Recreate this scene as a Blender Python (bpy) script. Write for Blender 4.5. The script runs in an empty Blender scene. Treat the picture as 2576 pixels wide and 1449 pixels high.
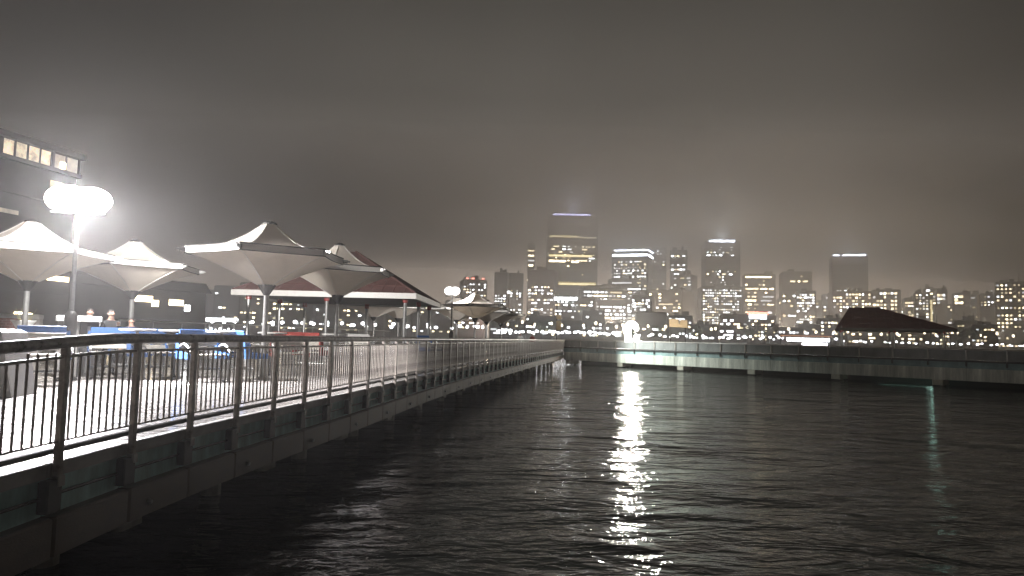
import bpy, bmesh, math, random
from mathutils import Vector, Matrix, Euler
R = math.radians
random.seed(7)
scene = bpy.context.scene
col = scene.collection

# ------------------------------------------------------------------ camera
F = 1740.0                      # focal length in pixels of a 2576 px wide picture
CAMZ = 2.75                     # metres above the water
PITCH, ROLL = R(4.15), R(1.35)
cd = bpy.data.cameras.new('camera')
cam = bpy.data.objects.new('camera', cd)
col.objects.link(cam)
cd.sensor_width = 36.0
cd.lens = 36.0 * F / 2576.0
cd.clip_start = 0.05
cd.clip_end = 6000
CAMROT = Matrix.Rotation(R(90) + PITCH, 3, 'X') @ Matrix.Rotation(ROLL, 3, 'Z')
cam.matrix_world = Matrix.Translation((0, 0, CAMZ)) @ CAMROT.to_4x4()
scene.camera = cam

# ------------------------------------------------------------------ night sky
world = bpy.data.worlds.new('World')
scene.world = world
world.use_nodes = True
wn, wl = world.node_tree.nodes, world.node_tree.links
wn.clear()
w_out = wn.new('ShaderNodeOutputWorld')
w_bg = wn.new('ShaderNodeBackground')
w_tc = wn.new('ShaderNodeTexCoord')
w_sep = wn.new('ShaderNodeSeparateXYZ')
wl.new(w_tc.outputs['Generated'], w_sep.inputs[0])
w_ramp = wn.new('ShaderNodeValToRGB')          # low cloud lit from below by the city: brighter towards the skyline
w_ramp.color_ramp.interpolation = 'EASE'
cr = w_ramp.color_ramp.elements
cr[0].position = 0.0;  cr[0].color = (0.62, 0.495, 0.395, 1)
cr[1].position = 0.55; cr[1].color = (0.032, 0.031, 0.027, 1)
e = cr.new(0.20); e.color = (0.212, 0.188, 0.162, 1)
e = cr.new(0.34); e.color = (0.084, 0.079, 0.069, 1)
wl.new(w_sep.outputs['Z'], w_ramp.inputs[0])
w_noise = wn.new('ShaderNodeTexNoise')
w_noise.inputs['Scale'].default_value = 1.9
w_noise.inputs['Detail'].default_value = 5.0
wl.new(w_tc.outputs['Generated'], w_noise.inputs['Vector'])
w_mr = wn.new('ShaderNodeMapRange')
w_mr.inputs['From Min'].default_value = 0.3
w_mr.inputs['From Max'].default_value = 0.7
w_mr.inputs['To Min'].default_value = 0.70
w_mr.inputs['To Max'].default_value = 1.30
wl.new(w_noise.outputs['Fac'], w_mr.inputs['Value'])
# the glow of the city fades away from the direction of the towers
w_dot = wn.new('ShaderNodeVectorMath'); w_dot.operation = 'DOT_PRODUCT'
w_dot.inputs[1].default_value = Vector((0.06, 1.0, 0.05)).normalized()
wl.new(w_tc.outputs['Generated'], w_dot.inputs[0])
w_gl = wn.new('ShaderNodeMapRange'); w_gl.interpolation_type = 'SMOOTHSTEP'
w_gl.inputs['From Min'].default_value = 0.70
w_gl.inputs['From Max'].default_value = 0.99
w_gl.inputs['To Min'].default_value = 0.27
w_gl.inputs['To Max'].default_value = 1.12
wl.new(w_dot.outputs['Value'], w_gl.inputs['Value'])
w_mul = wn.new('ShaderNodeMath'); w_mul.operation = 'MULTIPLY'
wl.new(w_mr.outputs[0], w_mul.inputs[0]); wl.new(w_gl.outputs[0], w_mul.inputs[1])
w_mix = wn.new('ShaderNodeVectorMath'); w_mix.operation = 'SCALE'
wl.new(w_ramp.outputs[0], w_mix.inputs[0]); wl.new(w_mul.outputs[0], w_mix.inputs['Scale'])
wl.new(w_mix.outputs[0], w_bg.inputs['Color'])
w_bg.inputs['Strength'].default_value = 1.0
wl.new(w_bg.outputs[0], w_out.inputs['Surface'])

# ------------------------------------------------------------------ exposure and render
vs = scene.view_settings
vs.view_transform = 'Standard'; vs.look = 'None'; vs.exposure = 0.0; vs.gamma = 1.0
vs.use_curve_mapping = False
cy = scene.cycles
cy.use_denoising = True
cy.max_bounces = 6; cy.diffuse_bounces = 3; cy.glossy_bounces = 3; cy.transmission_bounces = 4
cy.volume_bounces = 2; cy.transparent_max_bounces = 8
cy.sample_clamp_indirect = 4.0
cy.caustics_reflective = False; cy.caustics_refractive = False
cy.use_light_tree = True

# ------------------------------------------------------------------ helpers
def ray(x, y):
    v = CAMROT @ Vector((x - 1288.0, 724.5 - y, -F))
    return v
def P(x, y, d):
    """world point at distance d (world Y) that stands at pixel x, y of the 2576 px picture"""
    v = ray(x, y)
    v = v * (d / v.y)
    return Vector((v.x, v.y, v.z + CAMZ))

MATS = {}
def mat(name, color, rough=0.6, metal=0.0, spec=0.5, noise=0.0, nscale=6.0, bump=0.0, bscale=40.0,
        emit=None, estr=0.0, stretch=(1, 1, 1), coat=0.0, trans=0.0):
    if name in MATS: return MATS[name]
    m = bpy.data.materials.new(name); m.use_nodes = True
    nt = m.node_tree; b = nt.nodes['Principled BSDF']
    b.inputs['Base Color'].default_value = (*color, 1)
    b.inputs['Roughness'].default_value = rough
    b.inputs['Metallic'].default_value = metal
    b.inputs['Specular IOR Level'].default_value = spec
    b.inputs['Coat Weight'].default_value = coat
    b.inputs['Coat Roughness'].default_value = 0.08
    if noise or bump:
        tc = nt.nodes.new('ShaderNodeTexCoord')
        mp = nt.nodes.new('ShaderNodeMapping'); mp.inputs['Scale'].default_value = stretch
        nt.links.new(tc.outputs['Object'], mp.inputs[0])
    if noise:
        n = nt.nodes.new('ShaderNodeTexNoise'); n.inputs['Scale'].default_value = nscale
        n.inputs['Detail'].default_value = 6; n.inputs['Roughness'].default_value = 0.65
        nt.links.new(mp.outputs[0], n.inputs['Vector'])
        r = nt.nodes.new('ShaderNodeValToRGB')
        r.color_ramp.elements[0].position = 0.3; r.color_ramp.elements[1].position = 0.72
        r.color_ramp.elements[0].color = (*[c * (1 - noise) for c in color], 1)
        r.color_ramp.elements[1].color = (*[min(1, c * (1 + noise * 0.6)) for c in color], 1)
        nt.links.new(n.outputs['Fac'], r.inputs[0]); nt.links.new(r.outputs[0], b.inputs['Base Color'])
        mr = nt.nodes.new('ShaderNodeMapRange')
        mr.inputs['To Min'].default_value = max(0.03, rough - 0.15); mr.inputs['To Max'].default_value = min(1, rough + 0.2)
        nt.links.new(n.outputs['Fac'], mr.inputs['Value']); nt.links.new(mr.outputs[0], b.inputs['Roughness'])
    if bump:
        n2 = nt.nodes.new('ShaderNodeTexNoise'); n2.inputs['Scale'].default_value = bscale
        n2.inputs['Detail'].default_value = 4
        nt.links.new(mp.outputs[0], n2.inputs['Vector'])
        bp = nt.nodes.new('ShaderNodeBump'); bp.inputs['Strength'].default_value = bump; bp.inputs['Distance'].default_value = 0.01
        nt.links.new(n2.outputs['Fac'], bp.inputs['Height']); nt.links.new(bp.outputs[0], b.inputs['Normal'])
    if emit:
        b.inputs['Emission Color'].default_value = (*emit, 1)
        b.inputs['Emission Strength'].default_value = estr
        m.cycles.emission_sampling = 'NONE'
        if noise:                                   # uneven rooms behind the glass
            ms = nt.nodes.new('ShaderNodeMapRange'); ms.inputs['From Min'].default_value = 0.35; ms.inputs['From Max'].default_value = 0.65
            ms.inputs['To Min'].default_value = estr * 0.45; ms.inputs['To Max'].default_value = estr * 1.5
            nt.links.new(n.outputs['Fac'], ms.inputs['Value']); nt.links.new(ms.outputs[0], b.inputs['Emission Strength'])
    if trans:
        out = nt.nodes['Material Output']
        tr = nt.nodes.new('ShaderNodeBsdfTranslucent'); tr.inputs['Color'].default_value = (*color, 1)
        mx = nt.nodes.new('ShaderNodeMixShader'); mx.inputs[0].default_value = trans
        nt.links.new(b.outputs[0], mx.inputs[1]); nt.links.new(tr.outputs[0], mx.inputs[2])
        nt.links.new(mx.outputs[0], out.inputs['Surface'])
    MATS[name] = m
    return m

class MB:
    """collects shapes and links them as one mesh object"""
    def __init__(s): s.v = []; s.f = []; s.mi = []; s.cur = 0
    def add(s, vs, fs):
        o = len(s.v); s.v += [tuple(v) for v in vs]
        s.f += [tuple(i + o for i in f) for f in fs]; s.mi += [s.cur] * len(fs)
        return s
    def box(s, c, h, rz=0.0, M=None):
        cx, cy_, cz = c; hx, hy, hz = h
        vs = []
        cs, sn = math.cos(rz), math.sin(rz)
        for dz in (-hz, hz):
            for dx, dy in ((-hx, -hy), (hx, -hy), (hx, hy), (-hx, hy)):
                p = Vector((cx + dx * cs - dy * sn, cy_ + dx * sn + dy * cs, cz + dz))
                vs.append(M @ p if M else p)
        return s.add(vs, [(3, 2, 1, 0), (4, 5, 6, 7), (0, 1, 5, 4), (1, 2, 6, 5), (2, 3, 7, 6), (3, 0, 4, 7)])
    def bbox(s, x0, x1, y0, y1, z0, z1):
        return s.box(((x0 + x1) / 2, (y0 + y1) / 2, (z0 + z1) / 2), ((x1 - x0) / 2, (y1 - y0) / 2, (z1 - z0) / 2))
    def cbox(s, x0, x1, y0, y1, z0, z1, b):
        """box with chamfered top and vertical edges"""
        def ring(x0, x1, y0, y1, z, c):
            return [(x0 + c, y0, z), (x1 - c, y0, z), (x1, y0 + c, z), (x1, y1 - c, z), (x1 - c, y1, z), (x0 + c, y1, z), (x0, y1 - c, z), (x0, y0 + c, z)]
        vs = ring(x0, x1, y0, y1, z0, b) + ring(x0, x1, y0, y1, z1 - b, b) + ring(x0 + b, x1 - b, y0 + b, y1 - b, z1, b)
        fs = [tuple(range(7, -1, -1)), tuple(range(16, 24))]
        for k in (0, 8):
            for i in range(8):
                j = (i + 1) % 8; fs.append((k + i, k + j, k + j + 8, k + i + 8))
        return s.add(vs, fs)
    def tube(s, pts, r, n=8, cap=True):
        pts = [Vector(p) for p in pts]
        rs = r if isinstance(r, (list, tuple)) else [r] * len(pts)
        rings = []
        for i, p in enumerate(pts):
            t = (pts[min(i + 1, len(pts) - 1)] - pts[max(i - 1, 0)]).normalized()
            a = Vector((0, 0, 1)) if abs(t.z) < 0.9 else Vector((1, 0, 0))
            u = t.cross(a).normalized(); w = u.cross(t)
            rings.append([p + (u * math.cos(2 * math.pi * k / n) + w * math.sin(2 * math.pi * k / n)) * rs[i] for k in range(n)])
        vs = [v for rg in rings for v in rg]; fs = []
        for i in range(len(pts) - 1):
            for k in range(n):
                j = (k + 1) % n
                fs.append((i * n + k, i * n + j, (i + 1) * n + j, (i + 1) * n + k))
        if cap:
            fs.append(tuple(range(n))[::-1]); fs.append(tuple(range((len(pts) - 1) * n, len(pts) * n)))
        return s.add(vs, fs)
    def lathe(s, prof, c=(0, 0, 0), n=16, a0=0.0):
        vs = []; fs = []
        for r, z in prof:
            for k in range(n):
                a = a0 + 2 * math.pi * k / n
                vs.append((c[0] + r * math.cos(a), c[1] + r * math.sin(a), c[2] + z))
        for i in range(len(prof) - 1):
            for k in range(n):
                j = (k + 1) % n
                fs.append((i * n + k, i * n + j, (i + 1) * n + j, (i + 1) * n + k))
        fs.append(tuple(range(n))[::-1]); fs.append(tuple(range((len(prof) - 1) * n, len(prof) * n)))
        return s.add(vs, fs)
    def ball(s, c, r, n=10, m=6):
        prof = [(max(1e-4, math.sin(math.pi * i / m)), -math.cos(math.pi * i / m)) for i in range(m + 1)]
        rx, ry, rz = r if isinstance(r, (tuple, list)) else (r, r, r)
        vs = []; fs = []
        for q, z in prof:
            for k in range(n):
                a = 2 * math.pi * k / n
                vs.append((c[0] + rx * q * math.cos(a), c[1] + ry * q * math.sin(a), c[2] + rz * z))
        for i in range(m):
            for k in range(n):
                j = (k + 1) % n
                fs.append((i * n + k, i * n + j, (i + 1) * n + j, (i + 1) * n + k))
        return s.add(vs, fs)
    def prism(s, outline, y0, y1):
        """outline in x, z pulled from y0 to y1"""
        n = len(outline)
        vs = [(x, y0, z) for x, z in outline] + [(x, y1, z) for x, z in outline]
        fs = [tuple(range(n)), tuple(range(2 * n - 1, n - 1, -1))]
        for i in range(n):
            j = (i + 1) % n; fs.append((i, n + i, n + j, j))
        return s.add(vs, fs)
    def mesh(s, name, m, smooth=False):
        me = bpy.data.meshes.new(name); me.from_pydata(s.v, [], s.f)
        for mm in (m if isinstance(m, (list, tuple)) else [m]): me.materials.append(mm)
        if any(s.mi): me.polygons.foreach_set('material_index', s.mi)
        if smooth: me.polygons.foreach_set('use_smooth', [True] * len(me.polygons))
        bm = bmesh.new(); bm.from_mesh(me); bmesh.ops.recalc_face_normals(bm, faces=bm.faces); bm.to_mesh(me); bm.free()
        me.update(); return me
    def build(s, name, m, parent=None, smooth=False, loc=None, rz=0.0):
        return link(name, s.mesh(name, m, smooth), parent, loc, rz)

def link(name, me, parent=None, loc=None, rz=0.0, scale=None):
    o = bpy.data.objects.new(name, me); col.objects.link(o)
    if parent: o.parent = parent
    if loc is not None: o.location = loc
    if rz: o.rotation_euler = (0, 0, rz)
    if scale is not None: o.scale = scale
    return o
def tag(o, label=None, cat=None, group=None, kind=None):
    if label: o['label'] = label
    if cat: o['category'] = cat
    if group: o['group'] = group
    if kind: o['kind'] = kind
    return o
def thing(name, label, cat, loc=(0, 0, 0), rz=0.0, group=None):
    o = bpy.data.objects.new(name, None); col.objects.link(o)
    o.location = loc; o.rotation_euler = (0, 0, rz); o.empty_display_size = 0.3
    return tag(o, label, cat, group)
KIDS = {}
def copy_tree(o, parent=None):
    c = o.copy(); col.objects.link(c); c.parent = parent
    for ch in [q for q in o.children]:
        copy_tree(ch, c)
    return c

# ------------------------------------------------------------------ materials
M_deck = mat('wet deck plank', (0.31, 0.295, 0.28), 0.24, noise=0.35, nscale=5, bump=0.25, bscale=30, coat=0.35)
M_conc = mat('pale concrete', (0.30, 0.29, 0.27), 0.6, noise=0.3, nscale=2.5, bump=0.3)
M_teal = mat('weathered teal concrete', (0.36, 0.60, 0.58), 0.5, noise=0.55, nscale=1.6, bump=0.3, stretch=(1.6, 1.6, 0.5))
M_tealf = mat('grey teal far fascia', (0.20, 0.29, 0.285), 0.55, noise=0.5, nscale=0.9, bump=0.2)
M_capf = mat('pale pile cap', (0.40, 0.37, 0.30), 0.8, noise=0.4, nscale=2)
M_pale = mat('stained pale fascia', (0.50, 0.50, 0.43), 0.7, noise=0.7, nscale=0.9, stretch=(2.2, 2.2, 0.22), bump=0.2)
M_waler = mat('wet brown timber', (0.085, 0.055, 0.030), 0.5, noise=0.5, nscale=2.0, bump=0.4, stretch=(1, 1, 3))
M_dark = mat('black steel plate', (0.025, 0.023, 0.022), 0.5, noise=0.4, nscale=8)
M_rail = mat('brown grey rail paint', (0.40, 0.36, 0.32), 0.3, noise=0.6, nscale=9, bump=0.1)
M_steel = mat('galvanised steel', (0.34, 0.34, 0.33), 0.35, metal=0.7, noise=0.25, nscale=10)
M_pile = mat('concrete pile', (0.20, 0.18, 0.14), 0.8, noise=0.5, nscale=3)
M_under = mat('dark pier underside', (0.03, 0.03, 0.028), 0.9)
M_fabric = mat('off white membrane', (0.80, 0.73, 0.64), 0.65, noise=0.12, nscale=1.5, trans=0.3)
M_band = mat('white rim band', (0.82, 0.79, 0.74), 0.5, noise=0.06, nscale=2, trans=0.15)
M_roof = mat('maroon metal roof', (0.17, 0.088, 0.078), 0.42, noise=0.25, nscale=2.0)
M_fascia = mat('white gutter', (0.56, 0.54, 0.50), 0.4, noise=0.1)
M_soffit = mat('grey brown soffit', (0.14, 0.125, 0.11), 0.7, noise=0.2)
M_blue = mat('blue painted metal', (0.055, 0.14, 0.36), 0.35, noise=0.25, nscale=6, coat=0.2)
M_red = mat('red painted metal', (0.36, 0.06, 0.05), 0.38, noise=0.25, nscale=6, coat=0.2)
M_slat = mat('pale bench slat', (0.58, 0.55, 0.49), 0.35, noise=0.2, nscale=8)
M_white = mat('white paint', (0.78, 0.77, 0.74), 0.4, noise=0.08)
M_grey = mat('grey cast concrete', (0.33, 0.32, 0.31), 0.55, noise=0.2, nscale=2, bump=0.2)
M_brick = mat('red brown brick', (0.27, 0.13, 0.10), 0.75, noise=0.35, nscale=7)
M_mortar = mat('grey mortar', (0.28, 0.26, 0.24), 0.9)
M_skin = mat('skin', (0.52, 0.31, 0.23), 0.5)
M_hair = mat('dark hair', (0.03, 0.022, 0.018), 0.5)
M_black = mat('black cloth', (0.018, 0.018, 0.02), 0.85)
M_wcloth = mat('white cloth', (0.72, 0.71, 0.68), 0.85)
M_navy = mat('navy cloth', (0.03, 0.035, 0.07), 0.85)
M_rust = mat('rust red cloth', (0.25, 0.06, 0.04), 0.85)
M_trees = mat('dark tree bark', (0.06, 0.05, 0.04), 0.9)
M_leaf = mat('dark foliage', (0.05, 0.07, 0.03), 0.7, noise=0.4, nscale=1.5)
M_lens = mat('floodlight lens', (0.9, 0.9, 0.9), 0.3, emit=(1.0, 0.97, 0.95), estr=40)
M_lens2 = mat('small floodlight lens', (0.9, 0.9, 0.9), 0.3, emit=(1.0, 0.97, 0.95), estr=4.5)
M_glow = mat('bright lamp glass', (0.9, 0.9, 0.9), 0.3, emit=(1.0, 0.93, 0.80), estr=20)
M_warm = [mat('warm window %s' % n, (0.3, 0.3, 0.3), 0.5, emit=(1.0, 0.80, 0.50), estr=s) for n, s in (('dim', 1.8), ('mid', 5.5), ('bright', 14.0))]
M_cool = [mat('cool window %s' % n, (0.3, 0.3, 0.3), 0.5, emit=(0.93, 0.96, 1.0), estr=s) for n, s in (('dim', 1.8), ('mid', 6.0), ('bright', 16.0))]
M_yel = mat('yellow window strip', (0.3, 0.3, 0.3), 0.5, emit=(1.0, 0.82, 0.42), estr=2.6)
M_crown = mat('blue white crown light', (0.3, 0.3, 0.3), 0.5, emit=(0.80, 0.86, 1.0), estr=14.0)
M_crownv = mat('violet crown light', (0.3, 0.3, 0.3), 0.5, emit=(0.62, 0.62, 1.0), estr=10.0)
for m_ in (M_crown, M_crownv): m_.cycles.emission_sampling = 'FRONT_BACK'
M_lamp = mat('street lamp glass', (0.5, 0.5, 0.5), 0.4, emit=(0.97, 0.97, 1.0), estr=16)
M_lampw = mat('warm lamp glass', (0.5, 0.5, 0.5), 0.4, emit=(1.0, 0.82, 0.58), estr=7)
M_redl = mat('red beacon glass', (0.4, 0.05, 0.05), 0.4, emit=(1.0, 0.28, 0.2), estr=5)

# ------------------------------------------------------------------ water
wm = bpy.data.materials.new('harbour water'); wm.use_nodes = True
nt = wm.node_tree; b = nt.nodes['Principled BSDF']
b.inputs['Base Color'].default_value = (0.006, 0.007, 0.006, 1)
b.inputs['Roughness'].default_value = 0.08
b.inputs['IOR'].default_value = 1.36
tc = nt.nodes.new('ShaderNodeTexCoord')
def wave(scale, sx, sy, rot, strength, dist, prev=None, detail=3):
    mp = nt.nodes.new('ShaderNodeMapping'); mp.inputs['Scale'].default_value = (sx, sy, 1); mp.inputs['Rotation'].default_value = (0, 0, rot)
    nt.links.new(tc.outputs['Object'], mp.inputs[0])
    n = nt.nodes.new('ShaderNodeTexNoise'); n.inputs['Scale'].default_value = scale; n.inputs['Detail'].default_value = detail
    n.inputs['Distortion'].default_value = 0.6
    nt.links.new(mp.outputs[0], n.inputs['Vector'])
    bp = nt.nodes.new('ShaderNodeBump'); bp.inputs['Strength'].default_value = strength; bp.inputs['Distance'].default_value = dist
    nt.links.new(n.outputs['Fac'], bp.inputs['Height'])
    if prev: nt.links.new(prev.outputs[0], bp.inputs['Normal'])
    return bp
w1 = wave(0.24, 0.8, 1.4, 0.15, 1.0, 0.36, None, 2)
w2 = wave(1.0, 0.7, 1.5, -0.12, 1.0, 0.115, w1, 3)
w3 = wave(3.4, 0.8, 1.4, 0.25, 1.0, 0.034, w2, 3)
nt.links.new(w3.outputs[0], b.inputs['Normal'])
g = MB(); g.add([(-1200, -80, 0), (1500, -80, 0), (1500, 425, 0), (-1200, 425, 0)], [(0, 1, 2, 3)])
tag(g.build('water', wm), kind='structure')
g = MB(); g.bbox(-1300, 1600, 425, 1500, -1, 1.9)
tag(g.build('far_shore', mat('far shore ground', (0.10, 0.095, 0.085), 0.9, noise=0.3, nscale=0.05)), kind='structure')

# ------------------------------------------------------------------ pier frames
ORG = Vector((-4.2, 7.0, 0)); TDIR = Vector((0.1428, 0.9898, 0)).normalized()
NDIR = Vector((-TDIR.y, TDIR.x, 0)); PANG = math.atan2(TDIR.y, TDIR.x)
CORN = Vector((5.9, 77.0, 0)); SDIR = Vector((39.1, -41.9, 0)).normalized()
INN = Vector((-SDIR.y, SDIR.x, 0)); SANG = math.atan2(SDIR.y, SDIR.x)   # local x along the edge, local y inwards
DECK = 1.50
LEN = (CORN - ORG).length
def pier_pt(u, v, z): return ORG + TDIR * u + NDIR * v + Vector((0, 0, z))

BOWP = [(-8, -0.75), (-4, -0.50), (-1.4, -0.22), (0.7, 0.05), (3, 0.20), (8, 0.36), (16, 0.68), (25, 0.78), (40, 0.60), (55, 0.30), (70.7, 0.0), (90, 0.0)]
def bow(u):
    for i in range(len(BOWP) - 1):
        (a, fa), (c, fc) = BOWP[i], BOWP[i + 1]
        if u <= c or i == len(BOWP) - 2:
            t = max(0.0, (u - a) / (c - a)); h = c - a
            def sl(k):
                if k <= 0 or k >= len(BOWP) - 1: return 0.0
                return (BOWP[k + 1][1] - BOWP[k - 1][1]) / (BOWP[k + 1][0] - BOWP[k - 1][0])
            m0, m1 = sl(i) * h, sl(i + 1) * h
            return (2*t**3 - 3*t*t + 1) * fa + (t**3 - 2*t*t + t) * m0 + (-2*t**3 + 3*t*t) * fc + (t**3 - t*t) * m1
def bow_a(u): return math.atan((bow(u + 0.3) - bow(u - 0.3)) / 0.6)
def pier(name, org, ang, x0, x1, width, plank_range, bay, is_far, DECK=1.50, FB=1.04, LB=0.68):
    B = (lambda u: 0.0) if is_far else bow
    BA = (lambda u: 0.0) if is_far else bow_a
    root = thing(name, None, None, org, ang)
    for k in ('label', 'category'):
        if k in root: del root[k]
    root['kind'] = 'structure'
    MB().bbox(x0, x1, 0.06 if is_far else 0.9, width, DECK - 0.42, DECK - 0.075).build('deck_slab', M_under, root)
    # planks laid across the pier
    pw, gap = 0.235, 0.012
    me = MB().cbox(-pw / 2 + gap / 2, pw / 2 - gap / 2, 0.10, width, -0.07, 0.0, 0.006).mesh('plank', M_deck)
    rest = MB(); n = int((x1 - x0) / pw); done = 0
    for i in range(n):
        x = x0 + (i + 0.5) * pw
        if plank_range[0] <= x <= plank_range[1] and done < 300:
            o = link('plank', me, root, (x, B(x), DECK + random.uniform(-0.004, 0.002))); done += 1
        else:
            rest.bbox(x - pw / 2 + gap / 2, x + pw / 2 - gap / 2, 0.10 + B(x), width, DECK - 0.07, DECK - 0.001)
    if rest.f: tag(rest.build('far_planks', M_deck, root), kind='stuff')
    nb = int((x1 - x0) / bay)
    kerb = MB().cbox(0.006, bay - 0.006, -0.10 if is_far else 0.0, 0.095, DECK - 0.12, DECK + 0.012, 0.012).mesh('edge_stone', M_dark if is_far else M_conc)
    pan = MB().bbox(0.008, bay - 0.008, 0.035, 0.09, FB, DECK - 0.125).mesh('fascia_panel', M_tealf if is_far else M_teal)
    brk = MB().cbox(-0.10, 0.10, -0.075, 0.03, DECK - 0.42, DECK - 0.13, 0.012).mesh('bracket', M_dark)
    low = MB().cbox(0.004, bay - 0.004, -0.09 if not is_far else 0.0, 0.20, LB, FB - 0.005, 0.02).mesh('lower_beam', M_waler if not is_far else M_pale)
    bolt = MB().lathe([(0.035, 0), (0.035, 0.03), (0.02, 0.05)], n=6)
    bolt.v = [(x, -0.09 - z, y) for x, y, z in bolt.v]
    bolt = bolt.mesh('bolt', M_steel)
    cap = MB().cbox(-0.22, 0.22, 0.22, 1.5, LB - 0.22, LB, 0.03).mesh('pile_cap', M_pile)
    pil = MB().lathe([(0.16, -2.0), (0.16, LB - 0.2)], (0, 1.25, 0), 10).mesh('pile', M_pile)
    if is_far: cap = MB().cbox(-0.35, 0.35, 0.03, 1.5, LB - 0.40, LB - 0.004, 0.03).mesh('pile_cap', M_capf)
    for i in range(nb):
        x = x0 + i * bay
        link('edge_stone', kerb, root, (x, B(x), 0), BA(x + bay / 2)); link('fascia_panel', pan, root, (x, B(x), 0), BA(x + bay / 2))
        link('bracket', brk, root, (x, B(x), 0), BA(x + bay / 2), (0.5, 0.6, 1) if is_far else None); link('lower_beam', low, root, (x, B(x), 0), BA(x + bay / 2))
        if i % 2 == 0 and not is_far: link('bolt', bolt, root, (x + 0.35, B(x + 0.35), 0.82), BA(x))
        if i % 3 == 0: link('pile_cap', cap, root, (x + 0.6, B(x + 0.6), 0), BA(x))
        if i % 3 == 0: link('pile', pil, root, (x + 0.6, B(x + 0.6), 0), BA(x))
    MB().bbox(x0, x1, 3.0, 3.3, -2, DECK - 0.43).build('reflection_blocker', M_under, root)  # added unseen dark wall, stops lamp reflections and keeps the water below black
    # a service conduit clipped along the fascia
    c = MB()
    for i in range(nb - 1):
        xa = x0 + i * bay
        c.tube([(xa + 0.1, B(xa + 0.1), DECK - 0.28), (xa + bay - 0.1, B(xa + bay - 0.1), DECK - 0.285)], 0.016, 6)
    if not is_far: c.build('conduit', M_dark, root)
    return root
BAY = 1.2
pier('pier', ORG, PANG, -6.59, -6.59 + BAY * 64, 20.0, (-3.0, 70), BAY, False)
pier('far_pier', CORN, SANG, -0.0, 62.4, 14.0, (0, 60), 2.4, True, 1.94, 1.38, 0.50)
DECK2 = 1.94
# paved ground beside the pier, on the left
g = MB(); g.bbox(-70, -23.0, 4, 62, 0.2, DECK - 0.02)
tag(g.build('plaza_ground', mat('wet plaza paving', (0.16, 0.15, 0.14), 0.3, noise=0.35, nscale=1.5, bump=0.2)), kind='structure')

# ------------------------------------------------------------------ railing of the near pier
HR = 1.15
rail = thing('pier_railing', 'brown grey tubular railing with close balusters along the near pier edge', 'railing', ORG, PANG)
def rail_h(u):          # the old rail sags a little at its near end
    q = max(0.0, 0.75 - u)
    return HR - (0.022 * q * q if q < 1.2 else 0.0317 + 0.0528 * (q - 1.2))
U0 = -6.52; x0r = -5.0; nbr = int((LEN - x0r) / BAY)
us = [x0r + i * 0.3 for i in range(int((LEN - x0r) / 0.3) + 1)]
MB().tube([(u, bow(u) - 0.03, DECK + rail_h(u)) for u in us], 0.056, 14).build('handrail', M_rail, rail, True)
MB().tube([(u, bow(u) - 0.03, DECK + rail_h(u) - 0.135) for u in us], 0.017, 8).build('middle_rail', M_rail, rail, True)
MB().tube([(u, bow(u) - 0.03, DECK + 0.205) for u in us], 0.012, 6).build('bottom_rail', M_rail, rail)
MB().tube([(u, bow(u) + 0.025, DECK + 0.115) for u in us], 0.032, 8).build('toe_tube', M_dark, rail)
post = MB().cbox(-0.035, 0.035, -0.066, -0.002, DECK - 0.16, DECK + HR - 0.03, 0.008).mesh('post', M_rail)
post2 = MB().cbox(-0.035, 0.035, -0.066, -0.002, DECK - 0.16, DECK + HR - 0.13, 0.008).mesh('post', M_rail)
bal = MB().lathe([(0.0115, DECK + 0.2), (0.0115, DECK + HR - 0.132)], (0, -0.03, 0), 6).mesh('baluster', M_rail)
bal2 = MB().lathe([(0.0115, DECK + 0.2), (0.0115, DECK + HR - 0.21)], (0, -0.03, 0), 6).mesh('baluster', M_rail)
base = MB().cbox(-0.05, 0.05, -0.085, -0.003, DECK - 0.20, DECK - 0.10, 0.01).mesh('post_foot', M_steel)
restb = MB(); nbal = 0
for i in range(nbr):
    u = U0 + BAY * (i + 1)
    link('post', post if u > -1 else post2, rail, (u, bow(u), 0), bow_a(u))
    if u < 30: link('post_foot', base, rail, (u, bow(u), 0), bow_a(u))
    for k in range(1, 10):
        ub = u + k * BAY / 10
        if ub > LEN - 0.1: break
        if ub > -3.2 and nbal < 300:
            link('baluster', bal if ub > -1 else bal2, rail, (ub, bow(ub), 0), R(random.uniform(-4, 4))); nbal += 1
        else:
            restb.tube([(ub, bow(ub) - 0.03, DECK + 0.2), (ub, bow(ub) - 0.03, DECK + HR - 0.16)], 0.0115, 5, False)
tag(restb.build('far_balusters', M_rail, rail), kind='stuff')

# parapet of the far pier
par = thing('pier_parapet', 'low grey panelled parapet along the edge of the far pier', 'parapet', CORN, SANG)
pm = MB().cbox(0.02, 2.38, 0.10, 0.17, DECK2 + 0.02, DECK2 + 0.72, 0.012).mesh('panel', mat('grey parapet panel', (0.20, 0.20, 0.19), 0.55, noise=0.35, nscale=0.8, stretch=(1.5, 1.5, 0.6)))
pp = MB().cbox(-0.05, 0.05, 0.05, 0.22, DECK2, DECK2 + 0.75, 0.012).mesh('post', M_rail)
for i in range(26):
    link('panel', pm, par, (i * 2.4, 0, 0)); link('post', pp, par, (i * 2.4, 0, 0))
MB().tube([(0, 0.135, DECK2 + 0.78), (62.4, 0.135, DECK2 + 0.78)], 0.04, 8).build('top_rail', M_rail, par, True)

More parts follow.
